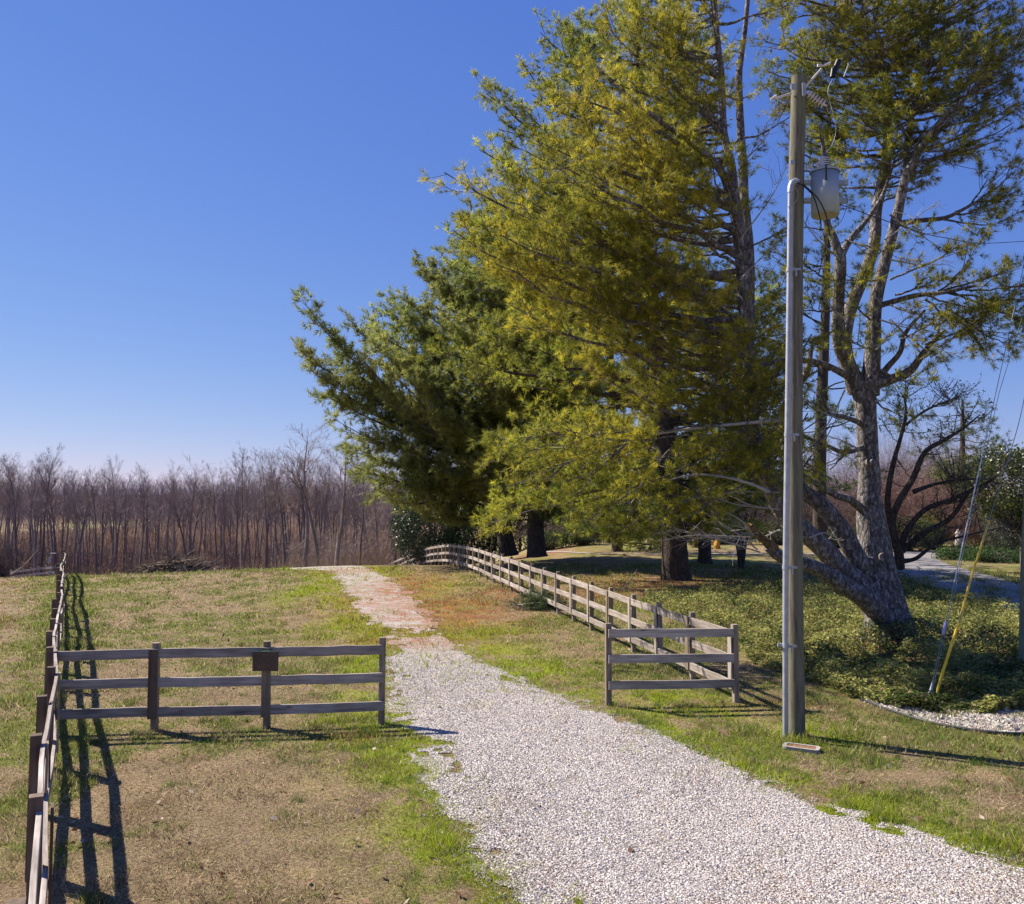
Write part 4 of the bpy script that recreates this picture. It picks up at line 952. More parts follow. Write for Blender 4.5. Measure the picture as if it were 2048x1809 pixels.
for a, b, n, L in (((1520, 1105), (1300, 1045), 26, .9), ((1515, 1100), (1400, 1020), 20, .9), ((1510, 1072), (1420, 1010), 14, .7), ((1560, 1060), (1460, 1075), 14, .7), ((1560, 1020), (1440, 1000), 14, .8), ((1500, 1075), (1330, 1080), 22, .8),
                   ((1560, 985), (1380, 1000), 16, .7), ((1620, 1130), (1560, 1050), 8, .5), ((1620, 1075), (1680, 1080), 6, .4), ((1600, 720), (1560, 860), 20, .7), ((1680, 840), (1600, 780), 16, .7), ((1690, 780), (1620, 900), 14, .7), ((1720, 900), (1650, 870), 14, .6),
                   ((1480, 330), (1570, 200), 14, .9), ((1480, 480), (1575, 330), 14, .9), ((1480, 560), (1570, 470), 12, .8), ((1780, 520), (1900, 530), 14, .9), ((1760, 640), (1850, 660), 12, .8), ((1770, 480), (1880, 400), 10, .8), ((1680, 520), (1600, 430), 14, .8), ((1690, 640), (1610, 560), 14, .8),
                   ((1752, 700), (1830, 620), 12, .8)):
    deadtwigs(T1, a, b, n, L, YT - 1.6, YT - 2.2 if a[0] < 1600 else YT - 1.2)
# crowns of the right hand stems
kr = dict(dens=4.6, up=.10, tw=7, ycol=.15)
T1.crownfill(SB1, [(-140, 1500, 1900), (0, 1490, 1960), (100, 1520, 1960), (200, 1560, 1930), (300, 1620, 1900), (360, 1660, 1880)], 86, slope=.35, Y=YT + 1, width=1.2, **kr)
T1.crownfill(SB3, [(-140, 1700, 2060), (0, 1690, 2090), (120, 1700, 2080), (220, 1740, 2020)], 76, slope=.35, Y=YT + .5, width=1.2, **kr)
T1.crownfill(SB2, [(60, 1900, 2120), (150, 1850, 2100), (230, 1800, 2060), (300, 1780, 1990)], 30, slope=.5, Y=YT - 1, width=1.1, rlo=.3, **kr)
T1.crownfill(SA2, [(250, 1580, 1700), (420, 1590, 1700)], 9, slope=.5, Y=YT - .9, width=.8, **kr)
kk = dict(width=1.1, r0=.03, dens=6.5, up=.08, f0=.15, ycol=.3)
for a, b in (((1910, 425), (2030, 345)), ((1900, 432), (2015, 395)), ((1880, 438), (1985, 450)), ((1930, 418), (1975, 360)), ((1950, 405), (2040, 380)),
             ((1880, 585), (2010, 545)), ((1890, 585), (2048, 600)), ((1900, 582), (2060, 640)), ((1850, 600), (1960, 670)), ((1870, 592), (1940, 520)), ((1930, 580), (2070, 570)), ((1900, 620), (2010, 690)), ((1850, 590), (1960, 620)),
             ((1850, 690), (1960, 640)), ((1840, 720), (1900, 680)), ((1845, 650), (1900, 640)), ((1960, 600), (2080, 660)), ((1800, 680), (1870, 640)), ((1780, 560), (1890, 510)), ((1790, 590), (1870, 560)), ((1780, 610), (1840, 630)), ((1930, 640), (1975, 715)),
             ((1660, 560), (1600, 520)), ((1670, 620), (1600, 620)), ((1670, 660), (1590, 690)), ((1740, 640), (1690, 580)), ((1760, 560), (1700, 560)), ((1690, 480), (1760, 500)), ((1760, 700), (1700, 680)), ((1760, 740), (1830, 770)), ((1780, 430), (1850, 470)), ((1745, 800), (1800, 830)),
             ((1780, 640), (1850, 700)), ((1790, 330), (1700, 300)), ((1790, 300), (1720, 220)), ((1830, 300), (1900, 300))):
    limb(T1, a, b, YT - .8, YT - 1.3, **kk)
T1.done()

# --- the pines behind
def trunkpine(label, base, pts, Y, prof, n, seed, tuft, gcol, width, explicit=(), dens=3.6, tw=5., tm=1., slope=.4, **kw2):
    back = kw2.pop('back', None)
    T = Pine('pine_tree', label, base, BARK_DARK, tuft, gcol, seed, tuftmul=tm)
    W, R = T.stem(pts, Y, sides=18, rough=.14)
    if back: T.crownfill(W, back, 60, slope=.25, Y=Y, width=2.2, dens=dens, tw=tw, az=(-.25 * math.pi, .62 * math.pi), dmul=1.2)  # extra limbs behind and to the right, added to shade the ground
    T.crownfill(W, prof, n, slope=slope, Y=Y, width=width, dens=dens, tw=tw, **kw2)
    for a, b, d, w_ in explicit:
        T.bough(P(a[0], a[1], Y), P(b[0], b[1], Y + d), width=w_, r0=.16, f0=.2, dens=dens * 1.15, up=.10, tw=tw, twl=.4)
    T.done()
b3 = G(1352, 1160); Y3 = float(b3[1])
trunkpine('dark trunked pine standing on bare needle litter behind the long fence', b3, [(1352, 1175, 36), (1352, 1160, 32), (1350, 1120, 26), (1346, 1050, 24), (1340, 980, 22), (1328, 850, 19), (1308, 700, 17), (1298, 560, 15), (1290, 400, 12), (1280, 200, 9), (1270, 0, 6), (1266, -130, 3)], Y3,
          [(-130, 1300, 1420), (0, 1225, 1430), (45, 1140, 1430), (90, 1085, 1430), (130, 1045, 1430), (190, 975, 1430), (290, 955, 1430), (400, 930, 1430), (480, 900, 1430), (560, 870, 1420), (640, 880, 1420)], 135, 21,
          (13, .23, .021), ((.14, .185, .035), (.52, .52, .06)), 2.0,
          (((1345, 960), (1010, 1010), -1, 2.2), ((1345, 940), (1060, 930), -3, 2.2), ((1350, 1000), (1150, 1070), -4, 1.5), ((1350, 1000), (1480, 1060), -3, 1.4), ((1340, 900), (1250, 1060), -5, 1.5), ((1345, 1000), (1290, 1080), -4, 1.2), ((1275, 330), (972, 188), 0, 2), ((1275, 230), (1080, 65), 0, 2), ((1285, 450), (958, 300), -1, 2), ((1295, 640), (905, 470), -2, 2), ((1310, 800), (870, 700), -2, 2.2), ((1340, 920), (1120, 1000), -3, 1.6), ((1345, 980), (1230, 1050), -3, 1.4), ((1340, 950), (1440, 1010), -2, 1.4), *[((1335 - 15 * (i % 3), 980 - 27 * i), (1335 + (190 + 20 * (i % 4)) * (1 if i % 2 else -1.35), 940 - 30 * i), (-4, 1, 3, -1)[i % 4], 1.5) for i in range(12)]), back=[(560, 1050, 1560), (800, 1050, 1600), (960, 1060, 1580), (1040, 1150, 1520)])
b4 = G(1012, 1104); Y4 = 50.
b4 = np.array([P(1012, 1104, Y4)[0], Y4, float(hgt(P(1012, 1104, Y4)[0], Y4))])
trunkpine('leftmost pine leaning its long low limbs over the field', b4, [(1016, 1112, 22), (1014, 1095, 18), (1008, 1050, 15), (1000, 980, 14), (1000, 900, 13), (1000, 800, 12), (1000, 650, 10), (1000, 520, 7), (1000, 420, 4)], Y4,
          [(400, 960, 1080), (450, 925, 1100), (500, 895, 1120), (560, 850, 1150), (640, 780, 1180), (700, 740, 1200), (760, 690, 1200), (850, 690, 1190), (930, 700, 1180), (985, 760, 1160)], 150, 31,
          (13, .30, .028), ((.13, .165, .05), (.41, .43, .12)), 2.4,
          (((1000, 970), (603, 598), -3, 2.1), ((1000, 900), (586, 690), -2, 2.2), ((1000, 940), (640, 790), -1, 2.2), ((1000, 960), (690, 900), 0, 2.2), ((1000, 850), (745, 640), -1, 2.4), ((1000, 980), (730, 960), 1, 2.2), ((1000, 760), (770, 590), 0, 2.2), ((1000, 900), (620, 740), -2, 1.8), ((1010, 1010), (860, 1040), -2, 1.4),
           ((1000, 700), (840, 540), 0, 2.2), ((1000, 930), (700, 700), -4, 2.2), ((1000, 990), (780, 1000), -3, 2), ((1000, 930), (660, 690), 1, 2.4), ((1000, 880), (700, 640), 2, 2.4), ((1000, 820), (800, 600), -2, 2.4), ((1000, 950), (670, 840), -3, 2.4), ((1000, 900), (760, 690), -4, 2.4), ((1000, 980), (700, 930), -5, 2.2)), dens=3.4, tw=5, back=[(600, 850, 1200), (1000, 850, 1200)])
b5 = np.array([P(1072, 1106, 47)[0], 47., float(hgt(P(1072, 1106, 47)[0], 47))])
trunkpine('straight trunked pine just right of the leftmost pine', b5, [(1074, 1114, 22), (1073, 1100, 19), (1071, 1050, 16.5), (1072, 980, 15), (1075, 850, 13), (1080, 650, 11), (1082, 450, 8), (1085, 330, 4)], 47,
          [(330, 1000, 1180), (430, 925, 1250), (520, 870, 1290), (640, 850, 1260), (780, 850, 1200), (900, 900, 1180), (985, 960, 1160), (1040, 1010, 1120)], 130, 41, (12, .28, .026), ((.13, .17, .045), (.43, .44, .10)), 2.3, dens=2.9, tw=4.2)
b6 = np.array([P(1410, 1122, 47)[0], 47., float(hgt(P(1410, 1122, 47)[0], 47))])
trunkpine('smaller dark trunk behind the pine on needle litter', b6, [(1410, 1126, 17), (1410, 1110, 13), (1412, 1060, 12), (1440, 1010, 11), (1470, 950, 10), (1490, 850, 8), (1500, 700, 6), (1505, 520, 3)], 47,
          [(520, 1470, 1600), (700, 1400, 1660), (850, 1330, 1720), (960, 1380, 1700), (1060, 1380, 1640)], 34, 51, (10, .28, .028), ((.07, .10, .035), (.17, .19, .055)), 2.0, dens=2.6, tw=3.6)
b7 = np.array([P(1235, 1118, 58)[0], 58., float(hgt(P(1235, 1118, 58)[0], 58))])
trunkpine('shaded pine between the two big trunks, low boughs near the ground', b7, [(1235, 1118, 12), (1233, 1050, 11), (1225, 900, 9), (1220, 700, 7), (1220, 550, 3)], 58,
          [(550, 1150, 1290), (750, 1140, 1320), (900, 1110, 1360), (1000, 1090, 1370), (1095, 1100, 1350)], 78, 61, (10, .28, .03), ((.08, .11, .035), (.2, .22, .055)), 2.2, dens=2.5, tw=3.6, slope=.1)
b8 = np.array([P(1640, 1095, 60)[0], 60., float(hgt(P(1640, 1095, 60)[0], 60))])
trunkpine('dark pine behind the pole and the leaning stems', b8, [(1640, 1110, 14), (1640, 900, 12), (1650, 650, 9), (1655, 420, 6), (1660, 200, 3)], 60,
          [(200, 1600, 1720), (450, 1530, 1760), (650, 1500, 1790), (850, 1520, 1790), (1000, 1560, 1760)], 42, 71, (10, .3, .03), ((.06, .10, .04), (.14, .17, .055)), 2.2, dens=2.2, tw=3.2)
b9 = np.array([P(1925, 1090, 75)[0], 75., float(hgt(P(1925, 1090, 75)[0], 75))])
trunkpine('blue green pine in the distance right of the big pine', b9, [(1925, 1090, 7), (1925, 950, 6), (1925, 850, 4), (1925, 800, 2)], 75,
          [(800, 1880, 1970), (850, 1850, 2040), (920, 1840, 2060), (960, 1870, 2030)], 34, 81, (6, .36, .036), ((.05, .09, .045), (.12, .15, .06)), 2.2, dens=2, tw=2.6, slope=.0)

# ------------------------------------------------------------------ leafless trees
def grow_tree(seed, H, narrow=1.0, lean=0, thick=1.0, colA=(.17, .135, .125), colB=(.30, .235, .215), clear=.4, dense=1.0):
    r = np.random.default_rng(seed); acc = Acc(); S = [[], [], [], []]; cols = []
    n = 12; tr = [np.zeros(3)]; d = np.array([lean, 0, 1.])
    for i in range(n):
        d = unit(d + r.normal(0, .035, 3) * [1, 1, .2]); tr.append(tr[-1] + d * H / n)
    tr = np.array(tr); R0 = .0085 * H * thick * r.uniform(.8, 1.2); rad = R0 * (1 - np.linspace(0, 1, n + 1) ** 1.2 * .93)
    tube(acc, np.vstack([tr[0] - [0, 0, .8], tr]), np.r_[rad[0] * 1.3, rad], 7, 0, colA)
    def br(p, d, L, r0, lev):
        k = 4 if lev < 1 else (3 if lev < 2 else 2); pts = [p]; r0 = max(r0, .008)
        for i in range(k):
            d = unit(d + r.normal(0, .09, 3) + np.array([0, 0, .07])); q_ = pts[-1] + d * L / k
            S[0].append(pts[-1]); S[1].append(q_); a = r0 * (1 - i / k * .6); S[2].append(a); S[3].append(max(a * .7, .004)); cols.append(lev); pts.append(q_)
        if lev >= 3: return
        nb = int({0: 6, 1: 5, 2: 4}[lev] * dense)
        for j in range(nb):
            t = r.uniform(.2, 1.0) * k; i = min(int(t), k - 1); pp = pts[i] + (pts[i + 1] - pts[i]) * (t - i)
            nd = unit(d * 1.25 + r.normal(0, .48, 3)); br(pp, nd, L * r.uniform(.4, .62), r0 * .5, lev + 1)
    nb = int(20 * dense)
    for j in range(nb):
        t = clear + (1 - clear) * (j + r.random()) / nb; i = min(int(t * n), n - 1); p = tr[i] + (tr[i + 1] - tr[i]) * (t * n - i)
        a = r.uniform(0, 6.28); e = r.uniform(1.1, 2.0) * narrow; d = unit(np.array([math.cos(a), math.sin(a), e]))
        br(p, d, H * .24 * (1.25 - t) ** .8 * r.uniform(.7, 1.2) + H * .03, rad[i] * .42, 0)
    cA, cB = np.array(colA), np.array(colB); lv = np.array(cols)[:, None] / 3.
    sticks(acc, S[0], S[1], np.array(S[2]), np.array(S[3]), 0, cA * (1 - lv) + cB * lv)
    return acc
BARE = mat_attr('winter_bark', .95, .25, 1.5)
protos = []
for k in range(9):
    protos.append(grow_tree(100 + k, 1.0 * (17 + (k % 3)), .75 + .28 * (k % 4), thick=1.15 + .2 * (k % 3), clear=.42 + .05 * (k % 3), dense=.85,
                            colA=[(.17, .135, .125), (.22, .18, .165), (.14, .12, .12)][k % 3], colB=[(.30, .24, .23), (.35, .29, .27), (.33, .23, .19)][k % 3]).mesh('bare_tree', BARE))
PH = []
for me in protos:
    z_ = np.empty(len(me.vertices) * 3, np.float32); me.vertices.foreach_get('co', z_); PH.append(float(np.percentile(z_[2::3], 99.7)))
rb = np.random.default_rng(99)
def bare(px, py_top, Y, k, label, group=None, wide=1., name='bare_tree'):
    x = (px - CX) / F * Y; z = float(hgt(x, Y)); H = P(px, py_top, Y)[2] - z; H0 = PH[k]
    o = bpy.data.objects.new(name, protos[k]); C.objects.link(o); o.location = (x, Y, z); s = H / H0
    o.scale = (s * wide, s * wide, s); o.rotation_euler = (rb.normal(0, .02), rb.normal(0, .02), rb.uniform(0, 6.28))
    return tag(o, label, 'tree', group)
topline = [(-60, 895), (0, 890), (50, 898), (110, 905), (180, 922), (260, 925), (330, 930), (390, 928), (430, 940), (470, 915), (520, 905), (600, 900), (700, 905), (800, 960), (900, 970)]
tx, ty = zip(*topline)
for i in range(140):
    Y = float(rb.uniform(84, 150)) if i % 4 else float(rb.uniform(72, 90)); px = -80 + 930 * ((i * .6180339) % 1.0) + rb.uniform(-10, 10)
    py = np.interp(px, tx, ty) + rb.uniform(-14, 30) + (22 if Y > 110 else 0) + (rb.uniform(10, 50) if i % 5 == 0 else 0)
    bare(px, py, Y, int(rb.integers(0, 9)), 'slender leafless tree in the grey-brown wood behind the field', 'leafless trees of the wood behind the field', rb.uniform(.8, 1.15))
for px, py, Y, k, wd, lb in ((612, 836, 66, 4, 1.5, 'tallest bare tree, spreading fan-shaped crown above the wood'), (675, 880, 58, 1, 1.7, 'spreading bare tree with dark low trunk nearest the leftmost pine'), (640, 900, 60, 2, 1.3, 'bare tree between the tallest one and the spreading one'),
                             (488, 885, 63, 6, 1.1, 'tall bare tree left of a pale gap in the wood'), (535, 895, 64, 3, 1.15, 'bare tree with forked stems, left of the tallest bare tree'), (575, 915, 66, 8, 1.1, 'thin bare tree directly left of the tallest bare tree'),
                             (88, 885, 84, 5, .9, 'taller bare tree standing out at the left of the wood'), (385, 912, 88, 7, 1.5, 'round-topped bare tree standing out in the middle of the wood'), (720, 905, 62, 0, 1.3, 'bare tree partly hidden by the leftmost pine')):
    bare(px, py, Y, k, lb, None, wd)
# saplings and brush
def brush(name, label, n, px0, px1, Y0, Y1, hmax, cols, kind='stuff', seed=5, kinks=3, lf=0):
    r = np.random.default_rng(seed); Y = r.uniform(Y0, Y1, n); x = (r.uniform(px0, px1, n) - CX) / F * Y; z = hgt(x, Y)
    p = np.stack([x, Y, z - .1], 1); h = r.uniform(.25, 1, n) ** 1.3 * hmax; d = unit(np.stack([r.normal(0, .22, n), r.normal(0, .22, n), np.ones(n)], 1)); acc = Acc()
    c = np.array(cols)[r.integers(0, len(cols), n)] * r.uniform(.7, 1.2, (n, 1))
    rr = (.006 + .004 * h) * max(1, Y0 / 130)
    for k in range(kinks):
        q_ = p + d * (h / kinks)[:, None]; sticks(acc, p, q_, rr * (1 - k / kinks * .7), rr * (1 - (k + 1) / kinks * .75), 0, c)
        for s in range(3):
            d2 = unit(d + r.normal(0, .55, (n, 3))); l = (h * .28 * r.uniform(.3, 1, n))[:, None]; q2 = q_ + d2 * l; sticks(acc, q_, q2, rr * .5, rr * .25, 0, c * 1.15)
            q3 = q2 + unit(d2 + r.normal(0, .5, (n, 3))) * l * .7; sticks(acc, q2, q3, rr * .3, rr * .15, 0, c * 1.2)
        p = q_; d = unit(d + r.normal(0, .12, (n, 3)))
    mats = [BARE]
    if lf:
        lx = r.integers(0, n, lf); Cn = np.stack([x[lx], Y[lx], z[lx]], 1) + np.stack([r.normal(0, .6, lf), r.normal(0, .6, lf), r.uniform(.1, .8, lf) * h[lx]], 1)
        leaves(acc, Cn, .16, np.array([.33, .16, .07]) * r.uniform(.6, 1.3, (lf, 1)), 1); mats.append(M_grass)
    return tag(acc.build(name, mats), label, kind=kind)
brush('undergrowth', 'thin grey saplings and brown brush below the bare trees', 7500, -80, 830, 82, 160, 4.6, [(.17, .125, .115), (.26, .165, .125), (.13, .105, .105)], seed=5, lf=9000)
brush('undergrowth', 'dense brush on the crest beside the fence end', 600, 560, 775, 64, 74, 4.0, [(.36, .29, .24), (.46, .36, .27)], seed=6, lf=200)
brush('undergrowth', 'dry brown weeds along the far field edge', 700, 170, 780, 50, 60, 1.0, [(.34, .24, .13), (.28, .19, .11)], seed=8)

brush('far_wood', 'far wooded hillside beyond the bare trees', 5200, -120, 1100, 165, 420, 9, [(.20, .17, .19), (.25, .205, .215), (.17, .155, .185)], seed=12)
brush('far_wood', 'far wooded ridge on the skyline', 2600, -120, 1100, 420, 600, 9, [(.20, .18, .20), (.17, .16, .19)], seed=13)
# brush pile, dead branch and cut cedar on the grass
def pile(name, label, cat, c, rx, ry, rz, n, L, rad, cols, seed, leafn=0):
    r = np.random.default_rng(seed); acc = Acc(); a = r.uniform(0, 6.28, n); q_ = np.sqrt(r.random(n)); zz = (1 - q_ ** 2) * r.random(n) ** .6
    p = np.stack([c[0] + rx * q_ * np.cos(a), c[1] + ry * q_ * np.sin(a), c[2] + rz * zz + .05], 1); d = unit(np.stack([r.normal(0, 1, n), r.normal(0, .7, n), r.normal(.05, .25, n)], 1)); l = L * r.uniform(.3, 1, (n, 1))
    c_ = np.array(cols)[r.integers(0, len(cols), n)]; rr = rad * r.uniform(.4, 1.3, n)
    p1 = p - d * l / 2; pm = p + r.normal(0, .06, (n, 3)); p2 = p + d * l / 2; p1[:, 2] = np.maximum(p1[:, 2], c[2]); p2[:, 2] = np.maximum(p2[:, 2], c[2])
    sticks(acc, p1, pm, rr, rr * .85, 0, c_); sticks(acc, pm, p2, rr * .85, rr * .4, 0, c_)
    for _ in range(3):
        e = p2 + unit(d + r.normal(0, .5, (n, 3))) * l * .35; sticks(acc, p2, e, rr * .4, rr * .12, 0, c_)
    o = acc.build(name, [BARE, M_grass], None, tuple(c)); return tag(o, label, cat)
c = np.array([P(352, 1130, 45)[0], 45, 0]); c[2] = float(hgt(c[0], 45)) 
pile('brush_pile', 'heap of cut grey branches at the far edge of the field', 'brush pile', c, 1.7, .9, .85, 520, 1.7, .035, [(.17, .14, .12), (.24, .19, .15), (.10, .08, .07), (.4, .3, .2)], 3)
# cut cedar
c = G(1072, 1218); ced = thing('cedar_branch', 'cut green cedar bough lying in the grass by the long fence', 'branch', tuple(c))
r = np.random.default_rng(4); acc = Acc(); n = 420; a = r.uniform(0, 6.28, n); p = c + np.stack([r.normal(.1, .33, n), r.normal(0, .28, n), np.abs(r.normal(0, .24, n))], 1)
d = unit(p - (c + [-.5, 0, -.2]) + r.normal(0, .3, (n, 3))); needles(acc, p, d, .17, 26, .007, np.array([.095, .125, .055]) * r.uniform(.6, 1.4, (n, 1)), 0, .45)
acc.build('foliage', [NEEDLE], ced)
acc = Acc(); n = 60; p = c + np.stack([r.normal(-.45, .25, n), r.normal(0, .2, n), r.uniform(.02, .2, n)], 1); sticks(acc, p, p + r.normal(0, .22, (n, 3)) * [1.4, 1, .6] + [-.1, 0, .05], .008, .003, 0, (.36, .31, .26))
tube(acc, [c + [-.75, -.1, .12], c + [-.3, 0, .12], c + [.3, 0, .25]], [.022, .022, .012], 6, 0, (.5, .45, .38)); acc.build('stem', [BARE], ced)

# ------------------------------------------------------------------ broadleaf shrubs, hedges
LEAFM = mat_leaf('glossy_leaf', .25, .35, .5); IVYM = mat_leaf('ivy_leaf', .4, .6, .25)
def leafy(name, label, cat, c, rx, ry, rz, n, size, cols, seed, zc=None, trunk=None, clump=14, top=False, group=None, flat=0.):
    """broadleaf plant: leaves gathered round many twig ends in an uneven crown"""
    r = np.random.default_rng(seed); c = np.array(c, float); zc = rz if zc is None else zc
    root = thing(name, label, cat, tuple(c), group)
    m = max(6, n // clump); q_ = unit(r.normal(0, 1, (m, 3))); rad = r.uniform(.35, 1.0, (m, 1)) ** .5
    lump = .78 + .42 * vnoise(q_[:, 0] * 2.2 + seed, q_[:, 1] * 2.2 + q_[:, 2] * 2.2, seed)[:, None]
    ends = q_ * rad * lump * np.array([rx, ry, rz]) + c + [0, 0, zc]; ends[:, 2] = np.maximum(ends[:, 2], c[2] + .05)
    sp = size * 2.2; idx = r.integers(0, m, n); Cn = ends[idx] + r.normal(0, sp * .55, (n, 3))
    cc = np.array(cols)[r.integers(0, len(cols), m)][idx] * r.uniform(.65, 1.35, (n, 1))
    acc = Acc(); leaves(acc, Cn, size, cc, 0, flat); acc.build('crown', [LEAFM if name == 'magnolia_tree' else IVYM], root)
    acc = Acc(); b0 = c + np.array([0, 0, zc * .45]) if trunk else c + [0, 0, .02]
    k = r.integers(0, m, min(m, 90)); A = np.tile(b0, (len(k), 1)) + r.normal(0, .06 * rx, (len(k), 3)) * [1, 1, .3]; Mp = (A + ends[k]) / 2 + r.normal(0, .1 * rx, (len(k), 3)) + [0, 0, -.05 * rz]
    sticks(acc, A, Mp, .03 * rx ** .5, .018, 0, (.12, .10, .085)); sticks(acc, Mp, ends[k], .018, .006, 0, (.12, .10, .085))
    tube(acc, [c - [0, 0, .2], b0 + [0, 0, .1]], [trunk or .05, (trunk or .05) * .8], 8, 0, (.12, .10, .085))
    acc.build('trunk', [BARE], root); return root
def at(px, Y): x = (px - CX) / F * Y; return np.array([x, Y, float(hgt(x, Y))])
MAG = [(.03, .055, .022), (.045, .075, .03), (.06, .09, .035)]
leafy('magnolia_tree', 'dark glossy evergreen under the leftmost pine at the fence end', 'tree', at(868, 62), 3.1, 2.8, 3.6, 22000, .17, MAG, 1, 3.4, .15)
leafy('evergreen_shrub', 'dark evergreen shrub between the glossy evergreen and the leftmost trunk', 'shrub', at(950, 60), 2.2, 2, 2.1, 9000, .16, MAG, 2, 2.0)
leafy('magnolia_tree', 'yellow-green broadleaf evergreen at the right edge behind the guy wires', 'tree', at(2040, 42), 2.5, 2.5, 2.0, 12000, .15, [(.09, .11, .022), (.14, .15, .03), (.05, .07, .02)], 3, 4.2, .14)
leafy('evergreen_shrub', 'low broadleaf clump reaching left from the right-edge evergreen', 'shrub', at(1925, 66), 2.4, 2, 1.3, 4500, .16, [(.09, .11, .025), (.13, .14, .03)], 4, 5.6, .1)
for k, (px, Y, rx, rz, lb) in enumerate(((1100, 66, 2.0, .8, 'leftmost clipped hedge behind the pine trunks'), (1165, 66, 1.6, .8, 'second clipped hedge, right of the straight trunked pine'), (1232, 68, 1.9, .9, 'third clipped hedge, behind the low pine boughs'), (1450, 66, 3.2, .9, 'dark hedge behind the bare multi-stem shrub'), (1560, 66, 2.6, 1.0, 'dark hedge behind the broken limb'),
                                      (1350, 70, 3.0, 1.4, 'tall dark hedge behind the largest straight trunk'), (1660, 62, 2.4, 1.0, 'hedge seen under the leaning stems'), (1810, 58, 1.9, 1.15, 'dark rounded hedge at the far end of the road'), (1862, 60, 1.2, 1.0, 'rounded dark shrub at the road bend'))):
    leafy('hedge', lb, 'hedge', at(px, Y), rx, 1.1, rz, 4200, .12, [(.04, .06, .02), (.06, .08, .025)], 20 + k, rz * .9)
leafy('evergreen_shrub', 'sunlit yellow-green round shrub at the road bend', 'shrub', at(1862, 63), 1.3, 1.1, .9, 2600, .12, [(.16, .16, .025), (.10, .12, .02)], 40, 1.8)
leafy('evergreen_shrub', 'small yellowish shrub beside the smaller dark trunk', 'shrub', at(1392, 62), .9, .8, .9, 1200, .13, [(.2, .18, .05), (.12, .12, .03)], 41, .8)
for k, (px, Y, rx, lb) in enumerate(((1925, 50, 1.7, 'low spreading juniper left of the yellow guard'), (1990, 48, 1.9, 'low spreading juniper right of the yellow guard'))):
    leafy('juniper', lb, 'shrub', at(px, Y), rx, 1.3, .42, 3600, .12, [(.07, .12, .03), (.045, .085, .03)], 50 + k, .3)
leafy('conifer_shrub', 'grey-green conifer at the right edge behind the junipers', 'shrub', at(2035, 52), 2.0, 1.8, 2.2, 8000, .11, [(.09, .12, .08), (.07, .10, .06)], 60, 2.2)
def twiggy(name, label, c, rx, rz, n, col, seed, cat='shrub'):
    r = np.random.default_rng(seed); acc = Acc(); c = np.array(c, float); d = unit(np.stack([r.normal(0, .6, n), r.normal(0, .5, n), r.uniform(.5, 1.4, n)], 1)); p = c + np.stack([r.normal(0, rx * .35, n), r.normal(0, rx * .25, n), np.zeros(n)], 1); p0 = p.copy()
    h = rz * r.uniform(.5, 1, n); cc = np.array(col) * r.uniform(.6, 1.35, (n, 1)); rr = np.full(n, .016)
    for k in range(3):
        q_ = p + d * (h / 3)[:, None]; sticks(acc, p, q_, rr * (1 - .25 * k), rr * (.75 - .25 * k), 0, cc)
        for s in range(4):
            d2 = unit(d + r.normal(0, .6, (n, 3))); l = (h * .25)[:, None] * r.uniform(.4, 1.2, (n, 1)); e = q_ + d2 * l; sticks(acc, q_, e, rr * .5, rr * .25, 0, cc)
            e2 = e + unit(d2 + r.normal(0, .6, (n, 3))) * l * .8; sticks(acc, e, e2, rr * .3, rr * .15, 0, cc * 1.15)
        p = q_; d = unit(d + r.normal(0, .2, (n, 3)))
    o = acc.build(name, [BARE], None, tuple(c)); return tag(o, label, cat)
for k, (px, Y, rx, rz, n, col, lb) in enumerate(((1800, 74, 4.5, 7.5, 420, (.30, .19, .16), 'large reddish leafless bush right of the big pine trunk'), (1880, 80, 5, 7.5, 420, (.27, .18, .14), 'brown leafless bush in front of the house, left of the guys'), (1840, 90, 6, 11, 420, (.30, .23, .20), 'tall pale leafless thicket behind the house'),
                                               (1960, 60, 3, 4.0, 260, (.22, .12, .08), 'rusty brown leafless bush behind the junipers'), (2020, 58, 2.6, 3.6, 260, (.22, .19, .14), 'dull olive leafless bush at the right edge'), (1700, 80, 5, 8, 300, (.22, .16, .14), 'leafless thicket behind the leaning pine stems'),
                                               (1590, 74, 4, 6, 260, (.16, .12, .11), 'shaded leafless thicket behind the broken limb'), (1120, 72, 4, 3, 300, (.24, .19, .16), 'pale leafless bushes behind the leftmost hedge'), (1290, 78, 4, 4, 240, (.22, .18, .15), 'leafless bushes behind the third hedge'), (1460, 78, 4, 6, 260, (.18, .14, .13), 'shaded thicket behind the smaller dark trunk'))):
    twiggy('leafless_bush', lb, at(px, Y), rx, rz, n, col, 70 + k)
# darker evergreens and bare trees closing the view behind the lawn
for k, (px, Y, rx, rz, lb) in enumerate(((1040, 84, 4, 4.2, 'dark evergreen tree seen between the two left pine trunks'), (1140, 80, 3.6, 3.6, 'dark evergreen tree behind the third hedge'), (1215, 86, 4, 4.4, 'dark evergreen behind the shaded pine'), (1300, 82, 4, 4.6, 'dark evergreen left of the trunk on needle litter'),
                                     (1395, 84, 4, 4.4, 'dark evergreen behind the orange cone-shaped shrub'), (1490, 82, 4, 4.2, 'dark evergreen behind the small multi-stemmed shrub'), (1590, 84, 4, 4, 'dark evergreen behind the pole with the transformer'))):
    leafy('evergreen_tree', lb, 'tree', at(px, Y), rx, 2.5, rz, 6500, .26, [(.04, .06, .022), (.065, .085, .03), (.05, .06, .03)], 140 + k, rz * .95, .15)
for k in range(34):
    bare(900 + 1150 * ((k * .618) % 1), rb.uniform(880, 960), rb.uniform(100, 135), int(rb.integers(0, 9)), 'distant leafless tree behind the house and hedges', 'distant leafless trees behind the house')
